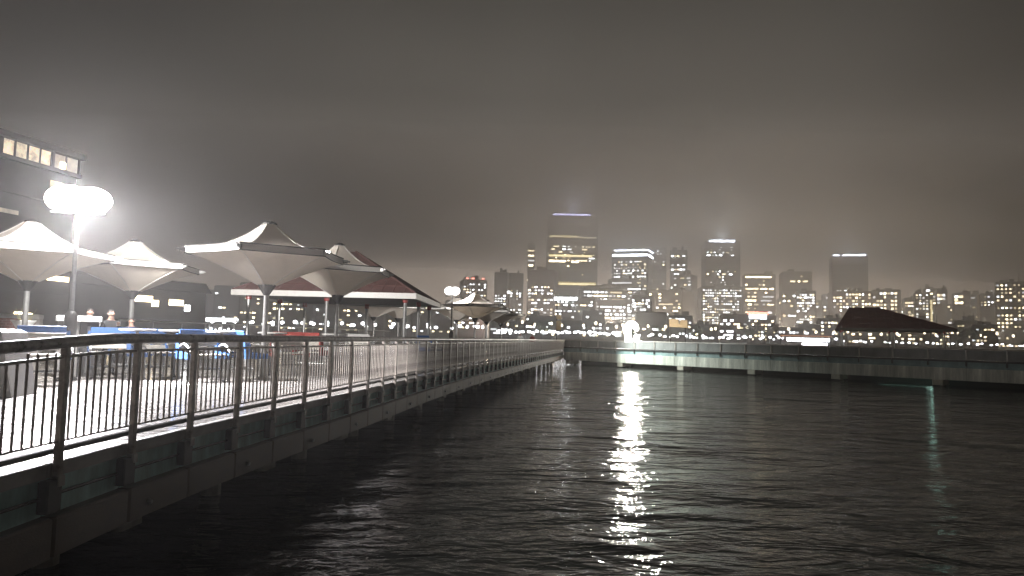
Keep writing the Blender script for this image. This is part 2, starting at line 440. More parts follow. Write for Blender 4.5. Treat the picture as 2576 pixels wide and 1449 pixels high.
# taller fence on the other side of the pier
fen = thing('pier_fence', 'tall open fence with a bright white top pipe on the far side of the pier', 'fence', pier_pt(26, 19.8, DECK), PANG)
MB().tube([(0, 0, 1.72), (44, 0, 1.72)], 0.045, 8).build('top_pipe', M_white, fen, True)
MB().tube([(0, 0, 1.0), (44, 0, 1.0)], 0.025, 6).build('middle_pipe', M_steel, fen)
MB().tube([(0, 0, 0.35), (44, 0, 0.35)], 0.025, 6).build('lower_pipe', M_steel, fen)
fp = MB().lathe([(0.04, 0), (0.04, 1.7)], n=8).mesh('post', M_steel)
for i in range(18): link('post', fp, fen, (i * 2.6 - 0.0, 0, 0) if i * 2.6 < 44 else (44, 0, 0))

# ------------------------------------------------------------------ funnel umbrellas
def umbrella_meshes():
    Rr, zr, zt, zb = 2.08, 3.36, 4.16, 2.62
    N = 6; SUB = 8; RINGS = 14
    def rim(a):
        # six corners, edges drawn slightly inwards between them
        k = a / (2 * math.pi) * N; fr = k - math.floor(k)
        A = 2 * math.pi * math.floor(k) / N; B = A + 2 * math.pi / N
        p = Vector((math.cos(A), math.sin(A))) * (1 - fr) + Vector((math.cos(B), math.sin(B))) * fr
        return p * (1 - 0.035 * math.sin(math.pi * fr)) * Rr
    angs = [2 * math.pi * i / (N * SUB) for i in range(N * SUB)]
    def surf(sign):
        vs, fs = [], []
        n = len(angs)
        rin = 0.17 if sign > 0 else 0.24
        for j in range(RINGS + 1):
            t = j / RINGS
            f = (t ** 2.1) if sign > 0 else (t ** 1.25)
            if sign > 0 and t > 0.9: f = min(1.0, (0.9 ** 2.1) + (t - 0.9) / 0.1 * (1 - 0.9 ** 2.1))
            for a in angs:
                p = rim(a); c = Vector((math.cos(a), math.sin(a))) * rin
                q = p * (1 - t) + c * t
                z = (zr + 0.075 + (zt - zr) * f) if sign > 0 else (zr - 0.075 - (zr - zb) * f)
                vs.append((q.x, q.y, z))
        for j in range(RINGS):
            for i in range(n):
                k = (i + 1) % n
                fs.append((j * n + i, j * n + k, (j + 1) * n + k, (j + 1) * n + i))
        return vs, fs
    up = MB().add(*surf(1)).mesh('upper_canopy', M_fabric, True)
    lo = MB().add(*surf(-1)).mesh('lower_funnel', M_fabric, True)
    bands, clamps, tubes = [], [], []
    for i in range(N):
        m = MB(); pts = [rim(2 * math.pi * (i + s / SUB) / N * 0.99999) for s in range(SUB + 1)]
        vs = []
        for p in pts:
            d = p.normalized() * 0.035
            vs += [(p.x + d.x, p.y + d.y, zr - 0.085), (p.x + d.x, p.y + d.y, zr + 0.085), (p.x - d.x, p.y - d.y, zr + 0.085), (p.x - d.x, p.y - d.y, zr - 0.085)]
        fs = []
        for s in range(SUB):
            for q in range(4):
                r2 = (q + 1) % 4; fs.append((s * 4 + q, s * 4 + r2, s * 4 + 4 + r2, s * 4 + 4 + q))
        fs += [(0, 3, 2, 1), (SUB * 4, SUB * 4 + 1, SUB * 4 + 2, SUB * 4 + 3)]
        bands.append(m.add(vs, fs).mesh('rim_band', M_band))
        tubes.append(MB().tube([(p.x * 1.015, p.y * 1.015, zr + 0.09) for p in pts], 0.018, 5).tube([(p.x * 1.015, p.y * 1.015, zr - 0.09) for p in pts], 0.014, 5).mesh('rim_tube', M_dark))
        a = 2 * math.pi * i / N
        M = Matrix.Translation((math.cos(a) * (Rr + 0.05), math.sin(a) * (Rr + 0.05), zr)) @ Matrix.Rotation(a, 4, 'Z')
        cm = MB().box((0.0, 0, 0), (0.10, 0.045, 0.05), M=M)
        cm.box((0.13, 0, 0.01), (0.05, 0.025, 0.025), M=M)
        clamps.append(cm.mesh('corner_clamp', M_steel))
    capm = MB().lathe([(0.20, 0), (0.19, 0.05), (0.10, 0.09)], (0, 0, zt + 0.06), 16).mesh('top_cap', M_dark)
    colm = MB().lathe([(0.07, zb - 0.36), (0.11, zb - 0.30), (0.25, zb - 0.07), (0.255, zb - 0.04)], n=16).mesh('collar', M_dark)
    polm = MB().lathe([(0.16, 0.0), (0.16, 0.04), (0.075, 0.05), (0.07, zb - 0.2)], n=14).mesh('pole', M_steel)
    seams = []
    for i in range(N):
        a = 2 * math.pi * i / N; r0, r1 = Rr, 0.17; pu, pl = [], []
        for j in range(RINGS + 1):
            t = j / RINGS; f = t ** 2.1
            if t > 0.9: f = min(1.0, (0.9 ** 2.1) + (t - 0.9) / 0.1 * (1 - 0.9 ** 2.1))
            r = r0 * (1 - t) + r1 * t; pu.append((r * math.cos(a), r * math.sin(a), zr + 0.078 + (zt - zr) * f))
            r = r0 * (1 - t) + 0.24 * t; pl.append((r * math.cos(a), r * math.sin(a), zr - 0.078 - (zr - zb) * t ** 1.25))
        seams.append(MB().tube(pu, 0.014, 5).mesh('seam', M_band)); seams.append(MB().tube(pl, 0.014, 5).mesh('seam', M_band))
    tubes += seams
    return tubes, up, lo, bands, clamps, capm, colm, polm
UM = umbrella_meshes()
def umbrella(x, y, label, rot=30.0, s=1.0, sz=None):
    t = thing('funnel_umbrella', label, 'umbrella', (x, y, DECK), R(rot), 'funnel umbrellas on the pier')
    t.scale = (s, s, sz or s)
    tubes, up, lo, bands, clamps, capm, colm, polm = UM
    for q in tubes: link(q.name.split('.')[0], q, t)
    link('upper_canopy', up, t); link('lower_funnel', lo, t)
    for q in bands: link('rim_band', q, t)
    for q in clamps: link('corner_clamp', q, t)
    link('top_cap', capm, t); link('collar', colm, t); link('pole', polm, t)
    return t
def bearing_x(px, d): return (px - 1288.0) / F * d
umbrella(-13.75, 19.6, 'blown-out white funnel umbrella at the left edge, right beside the floodlight', 33)
umbrella(-6.75, 19.0, 'large cream funnel umbrella in front of the pavilion, nearest one', 31)
umbrella(-12.9, 23.5, 'hazy grey funnel umbrella behind the floodlight, with one white lit tip', 40)
umbrella(-5.85, 23.2, 'cream funnel umbrella half hidden behind the large nearest one', 32, 0.86, 1.0)
umbrella(bearing_x(1197, 47), 47.0, 'small white lit funnel umbrella beside the distant twin floodlight', 20)
umbrella(bearing_x(942, 50), 50.0, 'tiny pale funnel umbrella seen under the pavilion roof, left one', 20)
umbrella(bearing_x(1003, 52), 52.0, 'tiny pale funnel umbrella seen under the pavilion roof, right one', 30)
umbrella(bearing_x(1151, 53), 53.0, 'small pale funnel umbrella just left of the distant lit one', 12)
umbrella(bearing_x(1226, 56), 56.0, 'small grey funnel umbrella just right of the distant lit one', 25)
umbrella(bearing_x(1262, 62), 62.0, 'farthest small brownish funnel umbrella near the end of the near pier', 15)

# ------------------------------------------------------------------ pavilions
def pavilion(loc, rz, hx, hy, ridge, label, eave=3.0, apex=5.6, seams=16, gut=None):
    t = thing('pavilion', label, 'pavilion', loc, rz, 'hip roofed pavilions on the pier')
    A = Vector((ridge[0], 0, apex)); B = Vector((ridge[1], 0, apex))
    c = [Vector((-hx, -hy, eave + 0.16)), Vector((hx, -hy, eave + 0.16)), Vector((hx, hy, eave + 0.16)), Vector((-hx, hy, eave + 0.16))]
    planes = [(c[0], c[1], B, A), (c[1], c[2], B, B), (c[2], c[3], A, B), (c[3], c[0], A, A)]
    for k, (p0, p1, q1, q0) in enumerate(planes):
        nrm = (p1 - p0).cross(q0 - p0).normalized()
        quad = [p0, p1, q1, q0] if (q1 - q0).length > 0.01 else [p0, p1, q0]
        n = len(quad); d = nrm * 0.05
        vs = quad + [v + d for v in quad]
        fs = [tuple(range(n)), tuple(range(n, 2 * n))] + [(i, (i + 1) % n, n + (i + 1) % n, n + i) for i in range(n)]
        sl = MB().add(vs, fs).build('roof_slope', M_roof, t)
        # standing seams and lap steps
        Lx = (p1 - p0).length; ex = (p1 - p0).normalized()
        up = (q0 - p0) - ex * (q0 - p0).dot(ex); H = up.length; up.normalize()
        a0 = (q0 - p0).dot(ex); a1 = (q1 - p0).dot(ex)
        for i in range(1, seams):
            x = Lx * i / seams
            h = H * min(1.0, x / max(a0, 1e-3), (Lx - x) / max(Lx - a1, 1e-3))
            s0 = p0 + ex * x + d; s1 = s0 + up * (h * 0.985)
            MB().tube([s0, s1], 0.022, 4).build('seam', M_roof, sl)
        for i in range(1, 6):
            fr = i / 6.5
            s0 = p0 + up * H * fr + ex * (a0 * fr + 0.05) + d; s1 = p0 + up * H * fr + ex * (Lx - (Lx - a1) * fr - 0.05) + d
            MB().tube([s0, s1], 0.028, 4).build('lap_joint', M_roof, sl)
    for p0, p1 in ((c[0], c[1]), (c[1], c[2]), (c[2], c[3]), (c[3], c[0])):
        m = (p0 + p1) / 2; a = math.atan2((p1 - p0).y, (p1 - p0).x); L = (p1 - p0).length
        MB().box((0, 0, 0), (L / 2 + 0.06, 0.05, 0.13)).build('gutter', gut or M_fascia, t, loc=(m.x, m.y, eave + 0.08), rz=a)
    MB().bbox(-hx + 0.06, hx - 0.06, -hy + 0.06, hy - 0.06, eave + 0.03, eave + 0.12).build('soffit', M_soffit, t)
    for q0, q1 in ((c[0], A), (c[1], B), (c[2], B), (c[3], A)):
        MB().tube([q0 + Vector((0, 0, 0.06)), q1 + Vector((0, 0, 0.06))], 0.05, 6).build('hip_cap', M_roof, t)
    cm = MB().lathe([(0.16, 0), (0.16, 0.05), (0.085, 0.06), (0.085, eave - 0.22)], n=12).mesh('column', M_steel)
    hm = MB().lathe([(0.09, eave - 0.22), (0.13, eave - 0.18), (0.13, eave + 0.03)], n=12).mesh('column_head', M_red)
    ix, iy = hx - 0.55, hy - 0.55
    for px, py in ((-ix, -iy), (0, -iy), (ix, -iy), (-ix, 0), (ix, 0), (-ix, iy), (0, iy), (ix, iy)):
        o = link('column', cm, t, (px, py, 0)); link('column_head', hm, o)
    return t
fl = Vector((-11.5, 29.0)); fr = Vector((-4.5, 31.9)); br = Vector((-3.3, 39.4))
pc = Vector((-7.6, 34.6))
pavilion((-8.62, 36.7, DECK), R(-1), 4.25, 4.75, (-0.25, 0.25), 'pavilion with maroon hip roof and white gutter behind the cream umbrellas')
pavilion((42.6, 77.5, DECK2), R(-24), 5.6, 4.0, (-4.2, -1.4), 'dark pavilion with maroon hip roof on the far pier, at right', eave=2.6, apex=5.2, seams=14, gut=M_soffit)

# ------------------------------------------------------------------ floodlight masts
def flood_mast(x, y, h, label, rz=0.0, lens=None, heads=((-0.25, 0.01), (0.25, -0.015)), hs=1.0):
    t = thing('floodlight_mast', label, 'floodlight', (x, y, DECK), rz, 'floodlight masts on the pier')
    MB().lathe([(0.22, 0), (0.22, 0.06), (0.14, 0.09), (0.135, 1.55), (0.10, 1.62), (0.06, 1.66)], n=14).build('base_column', M_dark, t, True)
    MB().lathe([(0.055, 1.6), (0.042, h - 0.3)], n=12).build('mast', M_steel, t, True)
    MB().tube([(-0.6, 0, h - 0.33), (0.6, 0, h - 0.33)], 0.03, 8).build('cross_arm', M_steel, t)
    for dx, dz in heads:
        w, hh = 0.50 * hs, 0.34 * hs
        hd = MB().cbox(dx - w * 0.66, dx + w * 0.66, 0.02, 0.24, h + dz - hh * 0.66, h + dz + hh * 0.66, 0.06).build('lamp_head', M_dark, t)
        ln = MB().ball((dx, -0.02, h + dz), (w, 0.17, hh), 20, 12)  # lens swollen past its head, the lamp's glare built into the shape
        ln.build('lens', lens or M_lens, hd, True)
        MB().tube([(dx, 0.1, h - 0.36), (dx, 0.1, h + dz - hh * 0.8)], 0.02, 6).build('yoke', M_steel, hd)
    return t
def spot(name, loc, target, power, angle, blend=0.6, size=0.25, color=(1, 0.97, 0.95), parent=None):
    ld = bpy.data.lights.new(name, 'SPOT'); ld.energy = power; ld.spot_size = R(angle); ld.spot_blend = blend
    ld.shadow_soft_size = size; ld.color = color
    o = bpy.data.objects.new(name, ld); col.objects.link(o)
    o.location = loc; d = Vector(target) - Vector(loc)
    o.rotation_euler = d.to_track_quat('-Z', 'Y').to_euler()
    return o
def point(name, loc, power, size=0.2, color=(1, 0.97, 0.95)):
    ld = bpy.data.lights.new(name, 'POINT'); ld.energy = power; ld.shadow_soft_size = size; ld.color = color
    o = bpy.data.objects.new(name, ld); col.objects.link(o); o.location = loc
    return o
MX, MY, MH = -10.55, 16.6, 4.35
flood_mast(MX, MY, MH, 'tall floodlight mast with two blinding white heads, left of the umbrellas', R(12))
spot('flood_beam', (MX, MY - 0.35, DECK + MH), (MX + 9.0, MY - 15.0, DECK), 5600, 140, 0.9, 0.35, (1, 0.96, 0.99))
spot('flood_beam_down', (MX, MY - 0.30, DECK + MH - 0.1), (MX + 5.0, MY - 1.6, DECK), 21000, 104, 0.9, 0.3, (1, 0.96, 0.99))
spot('added_pavilion_spot', (MX + 0.2, MY + 0.35, DECK + MH), (-8.8, 32.0, DECK + 2.9), 9000, 46, 0.5, 0.2)  # added beam without a head of its own, brightens gutter and roof
point('flood_spill', (MX, MY + 0.30, DECK + MH + 0.05), 4800, 0.3)
MX2 = bearing_x(1138, 46.0)
M2T = flood_mast(MX2, 46.0, 4.3, 'distant floodlight mast with two bright heads behind the pavilion corner', R(-35), lens=M_lens2, hs=0.8)
point('flood_spill_far', (MX2 - 0.1, 46.42, DECK + 4.3), 2600, 0.1)

# ------------------------------------------------------------------ benches, counter, walls on the pier
def bench(x, y, rz, main, label, L=0.98):
    t = thing('slatted_bench', label, 'bench', (x, y, DECK), rz, 'slatted benches on the pier')
    for sx in (-L / 2, L / 2):
        out = [(-0.40, 0.56), (0.36, 0.56), (0.38, 0.70), (0.45, 1.16), (0.31, 1.18), (0.18, 0.74), (-0.38, 0.68)]
        for qy in (-0.34, 0.30): MB().tube([(sx, qy, 0.0), (sx, qy * 0.92, 0.57)], 0.022, 6).build('leg', M_steel, t)
        m = MB().prism(out, -0.03, 0.03)
        m.v = [(q[1], q[0], q[2]) for q in m.v]
        m.build('end_panel', main, t, loc=(sx, 0, 0))
        arc = [(0, -0.42 + 0.62 * k / 8, 0.72 + 0.20 * math.sin(math.pi * (k / 8) * 0.75)) for k in range(9)]
        MB().tube(arc, 0.028, 8).build('armrest', M_white, t, True, loc=(sx, 0, 0))
    for k in range(5):
        MB().cbox(-L / 2 + 0.035, L / 2 - 0.035, -0.36 + k * 0.115, -0.36 + k * 0.115 + 0.095, 0.64, 0.675, 0.008).build('seat_slat', M_slat, t)
    for k in range(3):
        m = MB().cbox(-L / 2 + 0.035, L / 2 - 0.035, -0.016, 0.016, -0.055, 0.055, 0.006)
        o = m.build('back_slat', M_slat, t, loc=(0, 0.24 + k * 0.045, 0.80 + k * 0.135)); o.rotation_euler = (R(-16), 0, 0)
    o = MB().cbox(-L / 2 + 0.035, L / 2 - 0.035, -0.02, 0.02, -0.075, 0.075, 0.008).build('back_board', main, t, loc=(0, 0.385, 1.205)); o.rotation_euler = (R(-16), 0, 0)
    MB().tube([(-L / 2, 0.05, 0.3), (L / 2, 0.05, 0.3)], 0.03, 8).build('stretcher', M_steel, t)
    return t
for px, d, rz, m, lb in (
    (118, 15.0, 40, M_blue, 'blue ended bench beside the grey concrete block at far left'),
    (290, 17.6, 35, M_blue, 'blue ended bench in front of the standing people'),
    (342, 18.8, 200, M_blue, 'blue ended bench just right of the standing people, turned away'),
    (398, 18.0, 62, M_blue, 'blue ended bench standing alone right of the people'),
    (520, 17.3, 48, M_blue, 'blue ended slatted bench left of the nearest umbrella pole'),
    (622, 18.3, 150, M_blue, 'blue ended slatted bench close beside the nearest umbrella pole'),
    (735, 20.6, 25, M_red, 'red ended slatted bench just right of the nearest umbrella pole'),
    (792, 22.2, 165, M_red, 'red ended slatted bench in front of the pavilion middle column'),
    (1085, 33.0, 60, M_blue, 'distant blue bench at the right side of the pavilion'),
    (905, 30.0, 8, M_grey, 'distant grey bench under the pavilion roof'),
):
    bench(bearing_x(px, d), d, R(rz), m, lb)

tb_top = MB().lathe([(0.02, 1.20), (0.40, 1.21), (0.42, 1.225), (0.42, 1.25), (0.40, 1.26)], n=20).mesh('table_top', M_white)
tb_leg = MB().lathe([(0.24, 0), (0.24, 0.02), (0.05, 0.05), (0.035, 0.4), (0.035, 1.2)], n=12).mesh('leg', M_dark)
for px, d, lb in ((352, 17.4, 'tall white topped table between the two benches right of the people'), (448, 18.4, 'tall white topped table standing between the bench groups'),
                  (563, 18.0, 'tall white topped table between the two benches left of the nearest pole'), (690, 20.4, 'tall white topped table beside the red benches'), (845, 24.0, 'tall white topped table in front of the pavilion')):
    t = thing('bar_table', lb, 'table', (bearing_x(px, d), d, DECK), 0, 'tall tables on the pier')
    link('table_top', tb_top, t); link('leg', tb_leg, t)
t = thing('bar_counter', 'grey concrete counter with a bright white top beside the floodlight base', 'counter', (bearing_x(204, 18.2), 18.2, DECK), R(30))
MB().cbox(-0.46, 0.02, -0.35, 0.35, 0, 1.42, 0.02).build('pedestal', M_grey, t)
MB().cbox(0.025, 0.46, -0.33, 0.33, 0, 1.42, 0.02).build('cabinet', M_dark, t)
MB().cbox(-0.5, 0.52, -0.42, 0.42, 1.42, 1.56, 0.03).build('counter_top', M_white, t)
MB().bbox(0.20, 0.27, -0.345, -0.332, 0.1, 1.3).build('trim_strip', M_steel, t)

t = thing('concrete_block', 'long grey concrete block with a slanted end at the left edge', 'block', (-9.7, 12.6, DECK), R(14))
m = MB().prism([(-3.0, 0.0), (0.85, 0.0), (0.62, 1.14), (0.50, 1.20), (-3.0, 1.20)], -0.5, 0.5); m.build('body', M_grey, t)
m = MB().prism([(0.0, 0.02), (0.845, 0.02), (0.63, 1.12), (0.10, 1.12)], -0.56, -0.505); m.build('end_slab', M_conc, t)

# low brick wall with pale coping
bw = thing('brick_wall', 'low red brown brick wall with grey coping behind the concrete block', 'wall', (-16.6, 20.6, DECK), R(12))
WL, WH = 4.6, 1.5
MB().bbox(-WL / 2, WL / 2, 0.03, 0.25, 0, WH).build('wall_core', M_mortar, bw)
bm_ = MB().cbox(-0.107, 0.107, 0, 0.06, -0.034, 0.034, 0.004).mesh('brick', M_brick)
cnt = 0
for r in range(20):
    z = 0.04 + r * 0.075
    if z < 0.55: continue
    for k in range(int(WL / 0.225)):
        x = -WL / 2 + 0.115 + k * 0.225 + (0.1125 if r % 2 else 0)
        if x > WL / 2 - 0.1: continue
        if cnt < 300: link('brick', bm_, bw, (x, random.uniform(-0.004, 0.004), z)); cnt += 1
for k in range(4):
    MB().cbox(-WL / 2 + k * WL / 4 + 0.005, -WL / 2 + (k + 1) * WL / 4 - 0.005, -0.05, 0.33, WH, WH + 0.13, 0.02).build('coping_stone', M_conc, bw)
pl = thing('white_urn', 'white urn with pale grass on the right end of the brick wall', 'urn', (-14.35, 20.4, DECK), 0)
MB().lathe([(0.18, 0), (0.18, 0.9), (0.24, 0.95), (0.24, 1.0), (0.12, 1.04), (0.13, 1.12), (0.30, 1.4), (0.33, 1.44), (0.25, 1.44)], n=16).build('vase', M_white, pl, True)
gm = MB()
for k in range(40):
    a = random.uniform(0, 6.28); r = random.uniform(0.05, 0.35)
    gm.tube([(0.1 * math.cos(a), 0.1 * math.sin(a), 1.4), (r * math.cos(a), r * math.sin(a), 1.4 + random.uniform(0.15, 0.4))], [0.012, 0.003], 4)
tag(gm.build('grass', mat('pale dry grass', (0.30, 0.28, 0.16), 0.8), pl), kind='stuff')

# ------------------------------------------------------------------ people
def person(label, x, y, rz, top, legs, h=1.75, pose='stand', hair=M_hair):
    s = h / 1.75
    t = thing('person', label, 'person', (x, y, DECK), rz)
    J = {'pel': (0, 0, .98), 'sp': (0, .01, 1.15), 'ch': (0, .0, 1.33), 'nk': (0, 0, 1.48), 'hd0': (0, -.01, 1.56), 'hd': (0, -.015, 1.645), 'hd1': (0, -.01, 1.71)}
    Rad = {'pel': (.155, .12), 'sp': (.14, .105), 'ch': (.165, .115), 'nk': (.058, .058), 'hd0': (.068, .078), 'hd': (.080, .098), 'hd1': (.055, .068)}
    E = [('pel', 'sp'), ('sp', 'ch'), ('ch', 'nk'), ('nk', 'hd0'), ('hd0', 'hd'), ('hd', 'hd1')]
    for sd, q in (('l', -1), ('r', 1)):
        J[sd + 'hip'] = (q * .10, 0, .90); J[sd + 'kn'] = (q * .11, -.02, .50); J[sd + 'an'] = (q * .12, .02, .09); J[sd + 'to'] = (q * .14, -.14, .035)
        Rad[sd + 'hip'] = (.092, .095); Rad[sd + 'kn'] = (.06, .065); Rad[sd + 'an'] = (.042, .05); Rad[sd + 'to'] = (.042, .03)
        E += [('pel', sd + 'hip'), (sd + 'hip', sd + 'kn'), (sd + 'kn', sd + 'an'), (sd + 'an', sd + 'to')]
        if pose == 'lean' :
            el, wr = (q * .27, -.16, 1.13), (q * .16, -.40, 1.20)
        elif pose == 'phone' and q > 0:
            el, wr = (q * .26, -.10, 1.12), (q * .10, -.32, 1.32)
        else:
            el, wr = (q * .27, .02, 1.10), (q * .26, -.10, .86)
        J[sd + 'sh'] = (q * .175, 0, 1.405); J[sd + 'el'] = el; J[sd + 'wr'] = wr
        d = (Vector(wr) - Vector(el)).normalized(); J[sd + 'pa'] = tuple(Vector(wr) + d * .085)
        Rad[sd + 'sh'] = (.06, .062); Rad[sd + 'el'] = (.042, .042); Rad[sd + 'wr'] = (.028, .028); Rad[sd + 'pa'] = (.038, .022)
        E += [('ch', sd + 'sh'), (sd + 'sh', sd + 'el'), (sd + 'el', sd + 'wr'), (sd + 'wr', sd + 'pa')]
        side = d.cross(Vector((0, 0, 1))); side = side.normalized() if side.length > .1 else Vector((1, 0, 0))
        for k in range(4):
            nme = sd + 'f%d' % k; ln = (.065, .078, .072, .055)[k]
            J[nme] = tuple(Vector(J[sd + 'pa']) + side * (k - 1.5) * .02 + d * .02); Rad[nme] = (.0095, .0095)
            J[nme + 'b'] = tuple(Vector(J[nme]) + d * ln + Vector((0, -.012, -.012))); Rad[nme + 'b'] = (.0075, .0075)
            E += [(sd + 'pa', nme), (nme, nme + 'b')]
        J[sd + 'th'] = tuple(Vector(wr) + d * .05 + side * .055 + Vector((0, -.01, 0))); Rad[sd + 'th'] = (.010, .010)
        E.append((sd + 'wr', sd + 'th'))
    J['nose'] = (0, -.112, 1.635); Rad['nose'] = (.014, .016); E.append(('hd', 'nose'))
    J['chin'] = (0, -.075, 1.575); Rad['chin'] = (.03, .024); E.append(('hd0', 'chin'))
    for q in (-1, 1):
        J['ear%d' % q] = (q * .085, .005, 1.635); Rad['ear%d' % q] = (.012, .02); E.append(('hd', 'ear%d' % q))
    names = list(J); idx = {n: i for i, n in enumerate(names)}
    me = bpy.data.meshes.new('body')
    me.from_pydata([tuple(Vector(J[n]) * s) for n in names], [(idx[a], idx[c]) for a, c in E], [])
    o = bpy.data.objects.new('body_src', me); col.objects.link(o)
    md = o.modifiers.new('skin', 'SKIN'); md.use_smooth_shade = True
    for i, n in enumerate(names):
        sv = me.skin_vertices[0].data[i]; sv.radius = (Rad[n][0] * s, Rad[n][1] * s); sv.use_root = (n == 'pel')
    sb = o.modifiers.new('sub', 'SUBSURF'); sb.levels = 2; sb.render_levels = 2
    dg = bpy.context.evaluated_depsgraph_get()
    nm = bpy.data.meshes.new_from_object(o.evaluated_get(dg))
    bpy.data.objects.remove(o); bpy.data.meshes.remove(me)
    nm.name = 'body'; nm.materials.clear()
    for mm in (M_skin, top, legs, M_dark): nm.materials.append(mm)
    for p in nm.polygons:
        c = p.center / s; hand = min((c - Vector(J[k])).length for k in ('lpa', 'rpa')) < .135 and min((c - Vector(J[k])).length for k in ('lpa', 'rpa')) < min((c - Vector(J[k])).length for k in ('lwr', 'rwr')) + .03
        if c.z > 1.475 and abs(c.x) < .12: k = 0
        elif hand: k = 0
        elif c.z < .085: k = 3
        elif c.z < .93 and abs(c.x) < .21: k = 2
        else: k = 1
        p.material_index = k; p.use_smooth = True
    link('body', nm, t)
    # hair as a cap over the skull, open at the face
    hb = MB(); n = 14; m_ = 8; vs = []; fs = []
    for i in range(m_ + 1):
        th = math.pi * 0.62 * i / m_
        for k in range(n):
            a = 2 * math.pi * k / n
            y = .012 + .108 * math.sin(th) * math.sin(a); z = 1.655 + .105 * math.cos(th)
            if math.sin(a) < -0.3 and th > 0.9: y = max(y, -0.062); z = max(z, 1.69)
            vs.append(Vector((.092 * math.sin(th) * math.cos(a), y, z)) * s)
    for i in range(m_):
        for k in range(n):
            j = (k + 1) % n; fs.append((i * n + k, i * n + j, (i + 1) * n + j, (i + 1) * n + k))
    hb.add(vs, fs).build('hair', hair, t, True)
    for q in (-1, 1):
        MB().ball((q * .032 * s, -.088 * s, 1.655 * s), .012 * s, 8, 5).build('eye', M_hair, t, True)
    return t
person('person in a white shirt standing behind the white topped counter', bearing_x(230, 19.6), 19.6, R(25), M_wcloth, M_navy, 1.80, 'lean')
person('person in black standing just right of the white topped counter', bearing_x(283, 18.8), 18.8, R(50), M_black, M_black, 1.76, 'phone')
person('person in dark navy with one raised hand, left of the hazy lamp lights', bearing_x(335, 20.8), 20.8, R(20), M_navy, M_black, 1.58, 'phone')
person('distant person in white near the end of the near pier', bearing_x(1312, 58), 58, R(10), M_wcloth, M_black, 1.72)
person('distant person in rust red beside the one in white', bearing_x(1342, 60), 60, R(-20), M_rust, M_black, 1.70)

# ------------------------------------------------------------------ blinding light, signs and small gear at the far pier
lx, ly = bearing_x(1592, 75), 75.0
HL = -0.42
t = thing('standing_light', 'blinding white standing light with a curved hook top behind the far parapet', 'light', (lx, ly, DECK2), 0)
MB().lathe([(0.5, 0), (0.5, 0.12), (0.3, 0.16), (0.24, 0.9)], n=14).build('pedestal', M_steel, t)
arc = [(-0.35, 0, 0.95), (-0.40, 0, 1.4), (-0.42, 0, 1.9)] + [(-0.02 + 0.55 * math.cos(a), 0, 2.45 + 0.55 * math.sin(a)) for a in [R(205 - 21 * k) for k in range(11)]]
MB().tube(arc, [0.34, 0.34, 0.36] + [0.40] * 7 + [0.34, 0.28, 0.22, 0.16], 12).build('hook_lamp', M_glow, t, True, loc=(0, 0, HL))
MB().ball((0.48, 0, 1.35), (0.34, 0.3, 0.62), 14, 10).build('side_lamp', M_glow, t, True, loc=(0, 0, HL))
MB().ball((-0.32, 0, 1.05), (0.46, 0.34, 0.55), 14, 10).build('low_lamp', M_glow, t, True, loc=(0, 0, HL))
point('standing_light_glow', (lx - 0.1, ly - 0.75, DECK2 + 1.9), 5200, 0.45, (1, 0.93, 0.82))

def sign_post(px, d, label, panels, h, cat='sign', name='sign_post', arm=False):
    t = thing(name, label, cat, (bearing_x(px, d), d, DECK), 0)
    MB().lathe([(0.09, 0), (0.09, 0.05), (0.05, 0.07), (0.045, h)], n=10).build('pole', M_dark, t)
    for (dx, z0, z1, w, m) in panels:
        MB().cbox(dx - w, dx + w, -0.075, -0.045, z0, z1, 0.008).build('panel', m, t)
    if arm: MB().tube([(0, 0, h - 0.05), (0.5, 0, h + 0.02)], 0.03, 6).build('arm', M_dark, t)
    return t
M_tan = mat('tan sign board', (0.62, 0.47, 0.28), 0.6, noise=0.12)
cp = pier_pt(64.5, 0.35, DECK)
t = thing('lamp_post', 'tall lamp post with two stacked tan boards at the pier corner', 'lamp post', cp, 0)
MB().lathe([(0.12, 0), (0.12, 0.05), (0.06, 0.08), (0.045, 5.2)], n=10).build('pole', M_dark, t)
MB().tube([(0, 0, 5.15), (0.5, -0.5, 5.32), (0.95, -0.95, 5.30)], 0.03, 6).build('arm', M_dark, t)
for z0, z1 in ((2.15, 3.15), (3.3, 3.75)):
    MB().cbox(-0.05, 0.45, -0.10, -0.065, z0, z1, 0.008).build('board', M_tan, t)
lh = MB().cbox(0.75, 1.25, -1.15, -0.80, 5.28, 5.40, 0.03).build('lamp_head', M_dark, t)
MB().ball((1.0, -0.98, 5.25), (0.20, 0.14, 0.05), 12, 6).build('lens', M_lens2, lh, True)
la = cp + Vector((1.0, -0.98, 5.12))
tg = CORN + SDIR * 16
spot('corner_lamp_beam', la, (tg.x, tg.y, -3.0), 26000, 66, 1.0, 0.06, (0.90, 1.0, 0.96))
point('corner_lamp_glow', la - Vector((0, 0, 0.02)), 70, 0.08, (0.92, 0.98, 1.0))
t = thing('tan_billboard', 'notched tan billboard on two posts above the far pier', 'billboard', (bearing_x(1708, 80), 80, DECK2 - 0.4), 0)
MB().prism([(-1.05, 2.95), (1.05, 2.85), (1.05, 3.75), (0.25, 3.8), (0.2, 3.35), (0.02, 3.35), (-0.03, 3.85), (-1.05, 3.9)], -0.06, 0.06).build('board', M_tan, t)
for q in (-0.85, 0.85): MB().lathe([(0.06, 0), (0.06, 2.95)], (q, 0.1, 0), 8).build('post', M_dark, t)
t = thing('life_ring_stand', 'small stand with a white life ring where the two piers meet', 'life ring', pier_pt(68.5, 0.9, DECK), R(8))
MB().tube([(-0.28, 0, 0), (-0.28, 0, 1.25), (0, 0, 1.5), (0.28, 0, 1.25), (0.28, 0, 0)], 0.035, 8).build('frame', M_white, t)
